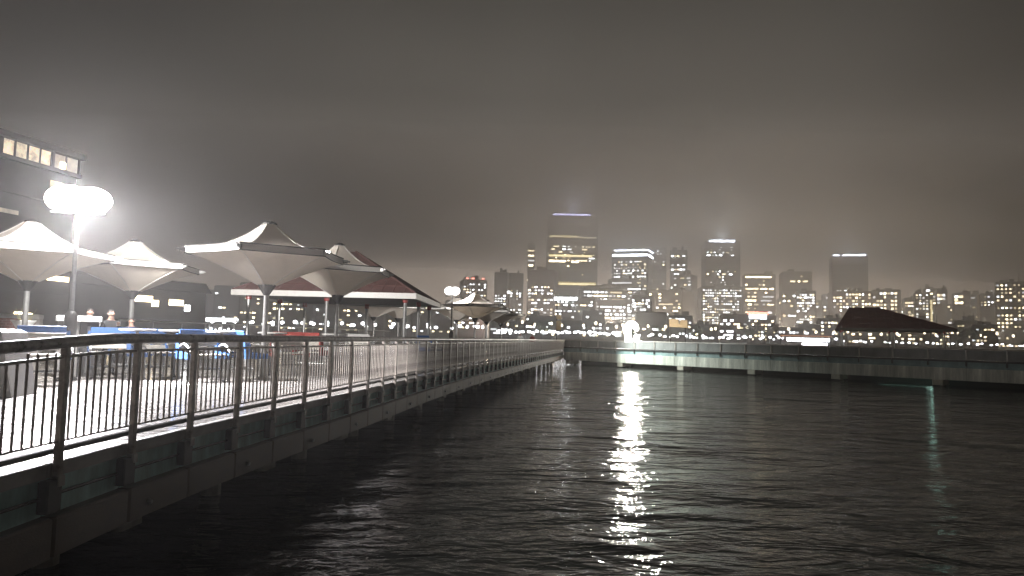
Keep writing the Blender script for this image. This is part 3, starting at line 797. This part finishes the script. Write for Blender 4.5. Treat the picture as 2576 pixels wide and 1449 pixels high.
MB().tube([(0.27 * math.cos(a), -0.08, 0.85 + 0.27 * math.sin(a)) for a in [2 * math.pi * k / 20 for k in range(21)]], 0.06, 10, False).build('ring', M_white, t, True)
# green lamp hung below the far pier
gl = CORN + SDIR * 35.3 + INN * 0.45
t = thing('underpier_lamp', 'greenish lamp hung below the deck of the far pier, seen in the water', 'lamp', (gl.x, gl.y, 0.655), SANG)
M_green = mat('green white lamp glass', (0.6, 0.7, 0.65), 0.4, emit=(0.6, 1.0, 0.86), estr=9)
M_green2 = mat('dim green lamp glass', (0.6, 0.7, 0.65), 0.4, emit=(0.5, 1.0, 0.82), estr=2.6)
MB().cbox(-2.8, 1.6, -0.12, 0.12, 0.12, 0.24, 0.02).build('housing', M_dark, t)
MB().bbox(-2.75, 0.4, -0.10, 0.10, -0.12, 0.118).build('tube', M_green2, t)
MB().bbox(0.45, 1.1, -0.10, 0.10, -0.16, 0.118).build('tube', M_green, t)
MB().tube([(0, 0, 0.24), (0, 0, 0.40)], 0.02, 6).build('hanger', M_dark, t)
gp = point('underpier_glow', (gl.x + 0.6, gl.y - 0.6, 0.50), 5, 0.15, (0.55, 1.0, 0.85))

# ------------------------------------------------------------------ office building at the left edge
ob = thing('office_building', 'dark office building with a lit glass top storey at the upper left corner', 'building', (-28.75, 45.2, DECK - 0.02), math.atan2(1.0, 0.23))
# local x runs away from the camera to the far corner at x=0; local y to the left is the inside
M_off = mat('dark office facade', (0.075, 0.068, 0.062), 0.6, noise=0.25, nscale=0.6)
M_offg = mat('office glass', (0.05, 0.05, 0.05), 0.15, noise=0.1)
ZB0, ZB1 = 11.45, 12.35
MB().bbox(-26, 0, 0.3, 12, 0, ZB0 - 0.05).build('wall', M_off, ob)
MB().bbox(-26.2, 0.25, -0.1, 12.2, ZB1 + 0.06, ZB1 + 0.42).build('roof', M_off, ob)
MB().bbox(-26.1, 0.15, 0.0, 12.1, ZB0 - 0.30, ZB0 - 0.045).build('floor_slab', M_off, ob)
M_gl1 = mat('lit office glass', (0.4, 0.36, 0.28), 0.3, noise=0.3, nscale=1.6, emit=(1.0, 0.84, 0.58), estr=0.7)
M_gl2 = mat('dim office glass', (0.4, 0.36, 0.28), 0.3, noise=0.3, nscale=0.9, emit=(0.85, 0.74, 0.58), estr=0.22)
xs = [0, -1.0, -2.0, -2.9, -3.75, -4.6, -5.5, -6.5, -7.5, -8.5, -10, -12, -14]
for k in range(len(xs) - 1):
    w = MB().bbox(xs[k + 1] + 0.004, xs[k] - 0.004, 0.22, 0.27, ZB0, ZB1).build('window', M_gl2 if k < 2 else M_gl1, ob)
for x, w_ in ((0, 0.06), (-1.0, 0.03), (-2.0, 0.12), (-2.9, 0.03), (-3.75, 0.04), (-4.6, 0.04), (-5.5, 0.13), (-6.5, 0.04), (-7.5, 0.04), (-8.5, 0.12), (-10, 0.05), (-12, 0.1)):
    MB().bbox(x - w_, x + w_, 0.12, 0.215, ZB0 - 0.04, ZB1 + 0.05).build('mullion', M_off, ob)
for x, z, w_, h_, m in ((-1.5, 10.35, 0.45, 0.5, M_gl1), (-1.2, 11.7, 0.18, 0.4, M_warm[2]), (-4.9, 8.1, 0.9, 0.25, M_gl2),
                       (-0.9, 4.4, 0.8, 0.3, M_warm[1]), (-2.4, 4.5, 0.7, 0.3, M_warm[1]), (-3.5, 1.9, 0.25, 0.5, M_warm[2]), (-2.8, 1.9, 0.2, 0.4, M_warm[2])):
    MB().bbox(x - w_, x + w_, 0.235 if z < 11 else 0.15, 0.285 if z < 11 else 0.20, z - h_ / 2, z + h_ / 2).build('window', m, ob)
for zf in (3.4, 6.3, 9.2):
    MB().bbox(-26.05, 0.05, 0.2, 0.295, zf, zf + 0.5).build('floor_band', M_off, ob)
lb = thing('shore_house', 'low dark building with warm lit windows beyond the hazy umbrella', 'building', (-38, 66, 1.2), R(60))
MB().bbox(-10, 10, 0, 9, 0, 5.6).build('wall', M_off, lb)
MB().prism([(-10.4, 5.6), (10.4, 5.6), (9.6, 6.6), (-9.6, 6.6)], -0.4, 9.4).build('roof', M_off, lb)
for x, z, w_, m in ((3.0, 4.6, 0.9, M_warm[1]), (4.2, 4.2, 0.35, M_warm[2]), (6.5, 4.4, 0.8, M_warm[1]), (7.8, 3.9, 0.3, M_cool[2]), (-3, 2.2, 0.3, M_warm[2]), (0, 2.0, 0.3, M_warm[1])):
    MB().bbox(x - w_, x + w_, -0.06, 0.02, z - 0.3, z + 0.3).build('window', m, lb)

# ------------------------------------------------------------------ the city across the water
def tone(name, c): return mat(name, c, 0.75, noise=0.25, nscale=0.08)
W_brown = tone('brown facade', (0.055, 0.048, 0.040)); W_grey = tone('grey facade', (0.05, 0.05, 0.048))
W_green = tone('green grey facade', (0.046, 0.052, 0.046)); W_red = tone('maroon brick facade', (0.065, 0.036, 0.032))
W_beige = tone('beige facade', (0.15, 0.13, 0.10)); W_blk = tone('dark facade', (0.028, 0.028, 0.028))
W_blue = tone('blue grey facade', (0.04, 0.05, 0.056))
UNIT = {}
LEDGE = tone('pale floor ledge', (0.10, 0.092, 0.08))
def unit(m):
    if m.name not in UNIT: UNIT[m.name] = MB().bbox(-0.5, 0.5, -0.25, 0.02, -0.5, 0.5).mesh('window', m)
    return UNIT[m.name]
def building(x0, x1, ytop, d, wall, label, name='apartment_block', style=None, lit=0.25, pal='cool', strips=(), crown=(), grid=(4.2, 3.6),
             wsz=(1.7, 1.5), depth=None, turn=None, single=False, setback=None, yb=None, group='buildings of the far skyline', cat='building', rnd=None, zones=((0, 1, 1),)):
    rng = random.Random(int(x0 * 7 + ytop * 13 + d))
    xm = (x0 + x1) / 2
    bx = bearing_x(xm, d); k = math.hypot(1, (xm - 1288) / F)
    hz = 724.5 + math.tan(PITCH) * F + (xm - 1288) * math.tan(ROLL)
    W = (x1 - x0) / F * d / k ** 0.3; H = (hz - ytop) / F * d + CAMZ - 1.9
    t = thing(name, label, cat, (bx, d, 1.9), -math.atan2(bx, d) * 0.8 + (R(turn) if turn is not None else R(rng.uniform(-7, 7))), group)
    D = depth or W * rng.uniform(0.7, 1.1)
    s = d / 800.0
    MB().cbox(-W / 2, W / 2, 0, D, 0, H, min(1.0, W * 0.04)).build('wall', wall, t)
    if setback:
        f, hgt = setback
        MB().cbox(-W / 2 * f, W / 2 * f, 0.1 * D, 0.8 * D, H, H + hgt, 0.5).build('penthouse', wall, t)
    if name != 'hillside_block':
        for k in range(rng.randint(1, 3)):
            w_ = W * rng.uniform(0.10, 0.28); x_ = rng.uniform(-0.32, 0.32) * W
            MB().cbox(x_ - w_ / 2, x_ + w_ / 2, D * 0.25, D * 0.6, H, H + rng.uniform(2.0, 5.5) * s, 0.3).build('roof_plant', wall, t)
        if rng.random() < 0.4:
            x_ = rng.uniform(-0.3, 0.3) * W; MB().lathe([(0.35, H), (0.12, H + rng.uniform(6, 14) * s)], (x_, D * 0.4, 0), 6).build('antenna', wall, t)
    if single:
        nl = int(H / 7.4)
        lm = MB().bbox(-W / 2 - 0.25, W / 2 + 0.25, -0.45, -0.02, -0.5, 0.5).mesh('floor_ledge', LEDGE)
        for k in range(1, nl): link('floor_ledge', lm, t, (0, 0, k * 7.4 + 0.2))
        for k in (-1, 1): MB().bbox(k * W / 2 - 0.8, k * W / 2 + 0.8, -0.6, -0.03, 0, H).build('corner_pier', wall, t)
    gx, gz = grid[0] * s * 0.8, grid[1] * s * 0.88; wsz = (wsz[0] * 0.88, wsz[1] * 0.8)
    nx, nz = max(1, int(W * 0.94 / gx)), max(1, int((H - 4) / gz))
    joined = {}
    def put(cx, cz, w, h, m):
        if single:
            link('window', unit(m), t, (cx, -0.02, cz), scale=(w, 1, h))
        else:
            joined.setdefault(m.name, (m, MB()))[1].bbox(cx - w / 2, cx + w / 2, -0.25, 0.02, cz - h / 2, cz + h / 2)
    palm = {'cool': M_cool, 'warm': M_warm}
    for iz in range(nz):
        z = 3.0 + (iz + 0.5) * gz; fz = z / H
        zf = 0
        for (za, zb_, mul) in zones:
            if za <= fz <= zb_: zf = mul
        rowf = rng.choice((0.25, 0.6, 1.0, 1.6)) * zf
        run = None
        for ix in range(nx + 1):
            on = ix < nx and rng.random() < min(0.7, lit * rowf * (1.35 if style == 'ribbon' else 2.3))
            if style == 'ribbon':
                if on and run is None: run = ix
                if (not on) and run is not None:
                    a, c = -W * 0.47 + run * gx, -W * 0.47 + ix * gx - gx * 0.15
                    pm_ = palm[pal] if rng.random() < 0.8 else palm['warm' if pal == 'cool' else 'cool']
                    put((a + c) / 2, z, c - a, wsz[1] * s, rng.choice(pm_)); run = None
            elif on:
                pm_ = palm[pal] if rng.random() < 0.75 else palm['warm' if pal == 'cool' else 'cool']
                put(-W * 0.47 + (ix + 0.5) * gx, z, wsz[0] * s * rng.uniform(0.8, 1.3), wsz[1] * s, rng.choice((pm_[0], pm_[1], pm_[1], pm_[2])))
    for k_, (m, g_) in enumerate(joined.values()):
        o = g_.build('lit_windows', m, t); o['kind'] = 'stuff'
    for (fa, fb, y, m, hh) in strips:           # long lit storeys
        z = (hz - y) / F * d + CAMZ - 1.9
        MB().bbox(-W / 2 + W * fa, -W / 2 + W * fb, -0.35, -0.03, z - hh / 2, z + hh / 2).build('lit_storey', m, t)
    for (fa, fb, dz, m, hh) in crown:
        MB().bbox(-W / 2 + W * fa - 0.2, -W / 2 + W * fb + 0.2, -0.6, 0.3, H + dz - hh / 2, H + dz + hh / 2).build('crown_light', m, t)
        if fb > 0.99: MB().bbox(W / 2 - 0.2, W / 2 + 0.5, 0.32, D, H + dz - hh / 2, H + dz + hh / 2).build('crown_light', m, t)
    return t
# the hero towers
building(1378, 1501, 538, 800, W_brown, 'tallest tower with a violet lit top edge and yellow lit storeys', 'office_tower', 'ribbon', 0.42, 'warm', single=True, turn=4, grid=(2.6, 3.7), wsz=(2.2, 1.5),
         strips=((0.02, 0.60, 594, M_yel, 2.0), (0.62, 0.97, 596, M_warm[0], 1.4), (0.02, 0.98, 713, M_yel, 3.4), (0.0, 0.9, 643, M_yel, 2.2), (0.0, 0.36, 657, M_warm[2], 2.0), (0.48, 0.62, 658, M_warm[2], 2.0)),
         crown=((0.08, 0.86, 0.2, M_crownv, 1.6),), zones=((0, 0.35, 0.25), (0.62, 0.76, 1.0), (0.4, 0.6, 0.06)))
building(1540, 1630, 632, 760, W_blue, 'dark tower with two white light bands round its top', 'office_tower', None, 0.36, 'cool', single=True, turn=-14, grid=(3.4, 4.0), wsz=(1.7, 1.6),
         crown=((0, 1, -4.0, M_crown, 2.2), (0.05, 1, 1.5, M_crown, 0.9)), zones=((0.1, 0.3, 0.5), (0.58, 0.9, 1.0)), setback=(0.7, 3))
building(1620, 1675, 622, 900, W_blk, 'unlit dark tower behind the one with two white bands', 'office_tower', None, 0.05, 'cool', single=True, turn=5)
building(1688, 1727, 628, 780, W_green, 'slim greenish tower with a column of scattered lights', 'office_tower', None, 0.55, 'cool', single=True, turn=-8, grid=(4.0, 6.0), wsz=(2.6, 1.8))
building(1778, 1861, 604, 790, W_grey, 'tall tower with a bright bluish white crown light', 'office_tower', 'ribbon', 0.35, 'cool', single=True, turn=6, grid=(2.4, 3.6), wsz=(1.6, 1.5),
         crown=((0.10, 0.86, -0.5, M_crown, 2.6),), zones=((0.84, 0.95, 0.9), (0.55, 0.72, 0.5), (0.38, 0.52, 1.2), (0.74, 0.84, 0.0)))
building(1767, 1870, 720, 720, W_blk, 'dark block dotted with lights at the foot of the bluish crowned tower', 'apartment_block', None, 0.45, 'cool', turn=6, grid=(3.2, 3.6), wsz=(1.5, 1.4))
building(2100, 2182, 641, 830, W_brown, 'hazy tower with a broken pale blue light along its top, to the right', 'office_tower', None, 0.30, 'cool', single=True, turn=3, grid=(3.4, 4.0), wsz=(2.4, 1.9),
         crown=((0.02, 0.20, 0.0, M_crown, 1.6), (0.30, 0.96, 0.0, M_crown, 1.8)), zones=((0.50, 0.62, 2.6),))
building(2097, 2194, 732, 700, W_red, 'maroon block with warm windows below the broken light tower', 'apartment_block', None, 0.28, 'warm', turn=5, grid=(4.2, 4.2), wsz=(2.0, 2.0), zones=((0.4, 1, 1), (0, 0.4, 0.5)))
building(1326, 1344, 610, 880, W_grey, 'narrow tower with a stack of warm lights left of the tallest tower', 'office_tower', None, 0.8, 'warm', turn=2, grid=(9, 6.5), wsz=(7, 2.2))
building(1326, 1396, 678, 690, W_red, 'maroon block in front of the left foot of the tallest tower', 'apartment_block', None, 0.42, 'cool', turn=-10, grid=(4.6, 4.2), wsz=(2.4, 1.8), zones=((0.2, 0.75, 1.0), (0, 0.2, 0.4)))
building(1243, 1277, 684, 640, W_blk, 'leftmost of the twin dark blocks, with a flat top', 'apartment_block', None, 0.3, 'cool', turn=-5, zones=((0.1, 0.65, 1),))
building(1282, 1317, 686, 650, W_blk, 'right one of the twin dark blocks, next to a pale mast', 'apartment_block', None, 0.42, 'cool', turn=8, zones=((0.1, 0.75, 1),))
building(1163, 1226, 702, 660, W_red, 'low reddish building with red roof lights right of the pavilion', 'apartment_block', None, 0.22, 'cool', turn=8, crown=((0.15, 0.22, 0.6, M_redl, 1.2), (0.36, 0.46, 0.6, M_redl, 1.4), (0.78, 0.86, 0.6, M_redl, 1.2)))
building(1395, 1500, 748, 600, W_brown, 'low block with a bright blue white strip in front of the tallest tower', 'office_block', 'ribbon', 0.30, 'cool', turn=-4, grid=(3, 4.0), wsz=(2.2, 1.8), strips=((0.0, 0.55, 752, M_cool[2], 2.6),))
building(1462, 1578, 724, 620, W_grey, 'broad dark office block crossed by rows of white windows', 'office_block', 'ribbon', 0.55, 'cool', turn=7, grid=(2.4, 4.8), wsz=(1.8, 1.9), single=True, setback=(0.75, 2.5), zones=((0.25, 0.95, 1.1),))
building(1528, 1630, 702, 690, W_blk, 'dark block under the two banded tower with white window rows', 'office_block', 'ribbon', 0.40, 'cool', turn=-12, grid=(2.6, 4.2), wsz=(1.9, 1.7), zones=((0.3, 1, 1.0),))
building(1590, 1642, 742, 560, W_brown, 'short block with a tight grid of white windows above the standing light', 'apartment_block', None, 0.8, 'cool', turn=-10, grid=(2.8, 4.0), wsz=(1.7, 2.0), zones=((0.3, 0.9, 1),))
building(1630, 1720, 728, 640, W_brown, 'stepped brown block with slanting warm strips right of the standing light', 'office_block', 'ribbon', 0.28, 'warm', turn=-22, grid=(3.6, 4.4), wsz=(2.4, 1.7))
building(1690, 1742, 690, 720, W_green, 'green grey block below the slim greenish tower', 'apartment_block', 'ribbon', 0.30, 'cool', turn=-20, grid=(3, 4.4), wsz=(2.2, 1.6))
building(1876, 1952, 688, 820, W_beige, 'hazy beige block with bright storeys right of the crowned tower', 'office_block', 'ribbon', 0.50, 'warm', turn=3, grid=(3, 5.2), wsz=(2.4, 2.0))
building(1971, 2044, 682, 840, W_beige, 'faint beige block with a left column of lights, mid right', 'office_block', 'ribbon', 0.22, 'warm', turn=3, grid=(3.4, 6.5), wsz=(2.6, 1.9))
building(2006, 2054, 731, 640, W_blk, 'dark slab with a dense column of white windows, mid right', 'apartment_block', None, 0.8, 'cool', turn=-3, grid=(3.4, 3.6), wsz=(2.0, 1.8))
building(2198, 2266, 728, 690, W_blk, 'dark block with a few large warm windows right of the maroon one', 'apartment_block', None, 0.22, 'warm', turn=-6, grid=(4.6, 5), wsz=(2.6, 2.6), zones=((0.3, 1, 1),))
building(2306, 2341, 736, 740, W_green, 'slim block with one vertical yellow green light strip', 'apartment_block', None, 0.25, 'cool', turn=2, crown=())
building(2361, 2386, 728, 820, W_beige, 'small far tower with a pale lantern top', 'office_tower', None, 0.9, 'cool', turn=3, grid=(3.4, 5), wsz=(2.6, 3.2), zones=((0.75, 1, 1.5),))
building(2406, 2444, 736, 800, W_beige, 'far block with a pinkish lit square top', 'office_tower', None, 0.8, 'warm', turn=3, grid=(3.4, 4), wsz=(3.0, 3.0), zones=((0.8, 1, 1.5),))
building(2470, 2510, 738, 780, W_brown, 'brown block with an orange lit top near the right edge', 'office_block', None, 0.5, 'warm', turn=-4, zones=((0.75, 1, 1.2), (0, 0.5, 0.3)))
building(2512, 2590, 708, 720, W_brown, 'tall brown block cut by the right edge of the picture', 'apartment_block', None, 0.22, 'warm', turn=-6, grid=(5.0, 5), wsz=(2.0, 2.2))
# vertical strip of light on the slim block
pv = P(2336, 790, 738)
t = thing('vertical_sign', 'vertical yellow green light strip on the slim block', 'sign', (pv.x, 739.0, 22), 0)
MB().cbox(-1.1, 1.1, -6.0, -4.5, 0, 32, 0.2).build('frame', W_green, t)
for k in range(12): MB().bbox(-0.9, 0.9, -6.3, -6.02, 1 + k * 2.6, 3.0 + k * 2.6).build('light_cell', M_yel, t)
# filler blocks of the low city, nearest to the water
ORD = ['first', 'second', 'third', 'fourth', 'fifth', 'sixth', 'seventh', 'eighth', 'ninth', 'tenth', 'eleventh', 'twelfth', 'thirteenth', 'fourteenth', 'fifteenth', 'sixteenth', 'seventeenth', 'eighteenth', 'nineteenth', 'twentieth']
walls = [W_brown, W_grey, W_blk, W_green, W_red]
rg = random.Random(3); x = 1235; i = 0
while x < 2600:
    w = rg.uniform(45, 85); yt = rg.uniform(775, 812) + (x - 1235) * 0.016
    building(x, x + w, yt, rg.uniform(470, 540), walls[i % 5], '%s low waterfront block right of the near pavilion, counted rightwards' % ORD[i], 'waterfront_block', 'ribbon' if i % 3 == 0 else None,
             rg.uniform(0.12, 0.34), 'warm' if rg.random() < (0.35 if x < 2000 else 0.7) else 'cool', grid=(4.6, 4.8), wsz=(2.4, 2.1), depth=20, group='low waterfront blocks')
    x += w * rg.uniform(0.82, 1.05); i += 1
    if i >= 20: break
x = 250; i = 0
while x < 1180:
    w = rg.uniform(60, 110); yt = rg.uniform(705, 765)
    building(x, x + w, yt, rg.uniform(520, 640), walls[(i + 2) % 5], '%s low hillside block behind the umbrellas, counted from the left' % ORD[i], 'hillside_block', None,
             rg.uniform(0.05, 0.16), 'cool' if rg.random() < 0.6 else 'warm', grid=(5.5, 6.2), wsz=(3.0, 1.8), depth=30, group='low blocks across the water on the left')
    x += w * rg.uniform(0.75, 1.0); i += 1
    if i >= 20: break

x = 1868; i = 0
while x < 2590 and i < 14:
    w = rg.uniform(38, 66)
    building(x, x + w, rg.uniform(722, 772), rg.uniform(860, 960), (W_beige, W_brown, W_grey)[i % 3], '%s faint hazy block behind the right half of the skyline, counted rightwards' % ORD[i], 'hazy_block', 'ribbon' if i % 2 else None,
             rg.uniform(0.2, 0.4), 'warm' if i % 3 else 'cool', grid=(3.6, 4.2), wsz=(2.2, 1.9), depth=25, group='hazy blocks behind the right skyline')
    x += w * rg.uniform(0.9, 1.15); i += 1

# lit ferry hall and signs on the far bank
t = thing('ferry_hall', 'long low hall with bright white windows and an orange roof edge on the far bank', 'building', (bearing_x(2035, 432), 432, 1.9), 0)
MB().bbox(-14, 14, 0, 8, 0, 6.2).build('wall', W_red, t)
MB().bbox(-14.4, 14.4, -0.4, 8.4, 6.2, 6.8).build('roof_edge', mat('orange lit edge', (0.4, 0.2, 0.1), 0.6, emit=(1.0, 0.42, 0.2), estr=0.6), t)
for k in range(9): MB().bbox(-13.4 + k * 3.0, -13.4 + k * 3.0 + 2.4, -0.2, -0.01, 3.2, 5.2).build('window', M_cool[2], t)
for k in range(5): MB().bbox(-4 + k * 3.2, -4 + k * 3.2 + 2.8, -0.2, -0.01, 0.4, 2.3).build('window', M_lamp, t)
t = thing('shop_sign', 'small white sign with a red top bar on the far bank', 'sign', (bearing_x(1908, 445), 445, 1.9), 0)
MB().bbox(-5.5, 5.5, -0.3, 0.3, 17, 19.6).build('white_panel', M_cool[2], t); MB().bbox(-6.5, 6.8, -0.35, 0.35, 19.8, 21.4).build('red_bar', M_redl, t)
for q in (-4, 4): MB().bbox(q - 0.3, q + 0.3, -0.25, 0.25, 0, 17).build('post', W_blk, t)
t = thing('lit_canopy', 'brightly lit white station canopy across the water left of the pavilion', 'canopy', (bearing_x(562, 330), 330, 1.0), R(10))
MB().cbox(-6.5, 6.5, -3, 3, 6.4, 7.4, 0.2).build('roof', M_white, t); MB().bbox(-6.5, 6.6, -3.2, -3.02, 6.5, 7.9).build('light_band', M_lamp, t)
for q in (-5.5, 0.0, 5.5): MB().bbox(q - 0.25, q + 0.25, -0.25, 0.25, 0, 6.4).build('post', M_white, t)
MB().bbox(-9, 9, -4, 4, -1.9, 0.2).build('base', W_grey, t)
for k in range(7): MB().ball((-6 + k * 2, -3.3, 2.2 + (k % 2) * 0.7), (0.6, 0.3, 0.5), 8, 5).build('lamp', M_lamp, t)
t = thing('mast', 'thin pale mast standing between the twin dark blocks', 'mast', (bearing_x(1280, 560), 560, 1.9), 0)
MB().lathe([(0.6, 0), (0.35, 54)], n=8).build('pole', W_beige, t); MB().ball((0, 0, 38), 1.1).build('lamp', M_lamp, t)

# street lamps and lit cars along the far bank
lp = MB().lathe([(0.14, 0), (0.08, 5.2)], n=6).mesh('pole', M_dark)
def lamp_row(x0, x1, n, d, sz, m, label, h, jit, group):
    hd = MB().ball((0, -0.3, 5.2), (sz, sz * 0.6, sz * 0.62), 8, 6).mesh('lamp_glass', m)
    for k in range(n):
        px = x0 + (x1 - x0) * (k + 0.5) / n + random.uniform(-jit, jit)
        t = thing('street_lamp', label, 'street lamp', (bearing_x(px, d), d, 1.9), 0, group)
        s = random.uniform(0.75, 1.2); t.scale = (s, s, h * random.uniform(0.85, 1.15))
        link('pole', lp, t); link('lamp_glass', hd, t)
lamp_row(2120, 2590, 26, 432, 0.85, M_lamp, 'white street lamp in the even row along the right half of the far bank', 0.75, 8, 'lamps along the right bank')
lamp_row(1250, 1570, 30, 436, 1.15, M_lamp, 'white street lamp in the crowded row left of the standing light', 1.0, 6, 'lamps along the middle bank')
lamp_row(1610, 2110, 34, 437, 1.0, M_lamp, 'white street lamp in the row between standing light and far pavilion', 0.9, 8, 'lamps along the mid right bank')
lamp_row(380, 1240, 44, 436, 1.1, M_lamp, 'white street lamp across the water behind umbrellas and pavilion', 1.35, 14, 'lamps along the left bank')
lamp_row(1250, 2580, 34, 450, 0.8, M_lampw, 'warm street lamp set back from the far bank', 2.0, 16, 'warm lamps behind the bank')

# added unseen point lights that brighten cloud and facades, standing in for street lamps
for k in range(13):
    px = 1230 + k * 105
    point('city_fill_light', (bearing_x(px, 590 + (k % 3) * 22), 590 + (k % 3) * 22, 16), 66000 if 1300 < px < 2250 else 26000, 2.0, (1.0, 0.82, 0.64))
for px, d, h, pw, cl in ((1440, 806, 150, 120000, (0.72, 0.74, 1.0)), (1585, 772, 102, 120000, (0.82, 0.9, 1.0)), (1818, 796, 122, 150000, (0.84, 0.92, 1.0)), (2140, 838, 113, 120000, (0.84, 0.92, 1.0))):
    spot('cloud_glow_spot', (bearing_x(px, d), d, h), (bearing_x(px, d), d, h + 60), pw, 150, 0.8, 2.0, cl)  # added unseen spots above the tower roofs that make the cloud glow

# trees on the far bank
def tree(px, d, h, w, label):
    rr = random.Random(int(px))
    t = thing('bank_tree', label, 'tree', (bearing_x(px, d), d, 1.9), 0, 'trees on the far bank')
    tr = MB(); tr.tube([(0, 0, 0), (0.1, 0, h * 0.3), (0, 0.1, h * 0.6)], [0.4, 0.3, 0.15], 7)
    for k in range(5):
        a = rr.uniform(0, 6.28); tr.tube([(0, 0, h * 0.35), (w * 0.3 * math.cos(a), w * 0.3 * math.sin(a), h * 0.65)], [0.18, 0.05], 5)
    tr.build('trunk', M_trees, t)
    c = MB()
    lumps = [(Vector((rr.uniform(-.6, .6) * w, rr.uniform(-.6, .6) * w, h * rr.uniform(0.45, 0.9))), rr.uniform(0.25, 0.45) * w) for _ in range(9)]
    for _ in range(700):
        p, r = rr.choice(lumps); v = Vector((rr.gauss(0, 1), rr.gauss(0, 1), rr.gauss(0, 0.8))).normalized() * r * rr.uniform(0.5, 1.05)
        q = p + v; a = Vector((rr.uniform(-1, 1), rr.uniform(-1, 1), rr.uniform(-1, 1))).normalized(); b_ = a.cross(Vector((0.3, 0.5, 0.8))).normalized(); z = rr.uniform(0.3, 0.6)
        c.add([q - a * z, q + b_ * z * 0.6, q + a * z, q - b_ * z * 0.6], [(0, 1, 2, 3)])
    me = bpy.data.meshes.new('crown'); me.from_pydata(c.v, [], c.f); me.materials.append(M_leaf); link('crown', me, t)
for px, h, w, lb_ in ((1890, 15, 8, 'dark tree on the bank below the red topped sign'), (1940, 13, 7, 'dark tree on the bank just right of the red topped sign'), (2420, 16, 8, 'dark tree on the bank right of the far pavilion roof'),
                      (2455, 14, 7, 'dark tree on the bank, second right of the far pavilion roof'), (1365, 13, 7, 'dark tree on the bank left of the tan boards'), (1660, 12, 6, 'dark tree on the bank left of the tan billboard'),
                      (1745, 13, 7, 'dark tree on the bank right of the tan billboard')):
    tree(px, 442, h, w, lb_)

# ------------------------------------------------------------------ haze: damp night air round the whole scene
hm = bpy.data.materials.new('night haze'); hm.use_nodes = True
hn = hm.node_tree.nodes; hn.clear()
ho = hn.new('ShaderNodeOutputMaterial'); pvol = hn.new('ShaderNodeVolumePrincipled')
pvol.inputs['Color'].default_value = (0.93, 0.92, 0.91, 1)
pvol.inputs['Density'].default_value = 0.0013
pvol.inputs['Anisotropy'].default_value = 0.70
hm.node_tree.links.new(pvol.outputs[0], ho.inputs['Volume'])
hz_o = MB().bbox(-900, 1200, -100, 1020, -3, 185).build('haze', hm)
tag(hz_o, kind='stuff')

# low cloud that hangs over the city and swallows the tower tops
cmat = bpy.data.materials.new('low cloud'); cmat.use_nodes = True
cn = cmat.node_tree.nodes; cn.clear()
co = cn.new('ShaderNodeOutputMaterial'); cv = cn.new('ShaderNodeVolumePrincipled')
cv.inputs['Color'].default_value = (0.97, 0.96, 0.95, 1)
cv.inputs['Density'].default_value = 0.0062
cv.inputs['Anisotropy'].default_value = 0.3
cmat.node_tree.links.new(cv.outputs[0], co.inputs['Volume'])
tag(MB().bbox(-860, 1160, 570, 1015, 100, 184).build('low_cloud', cmat), kind='stuff')
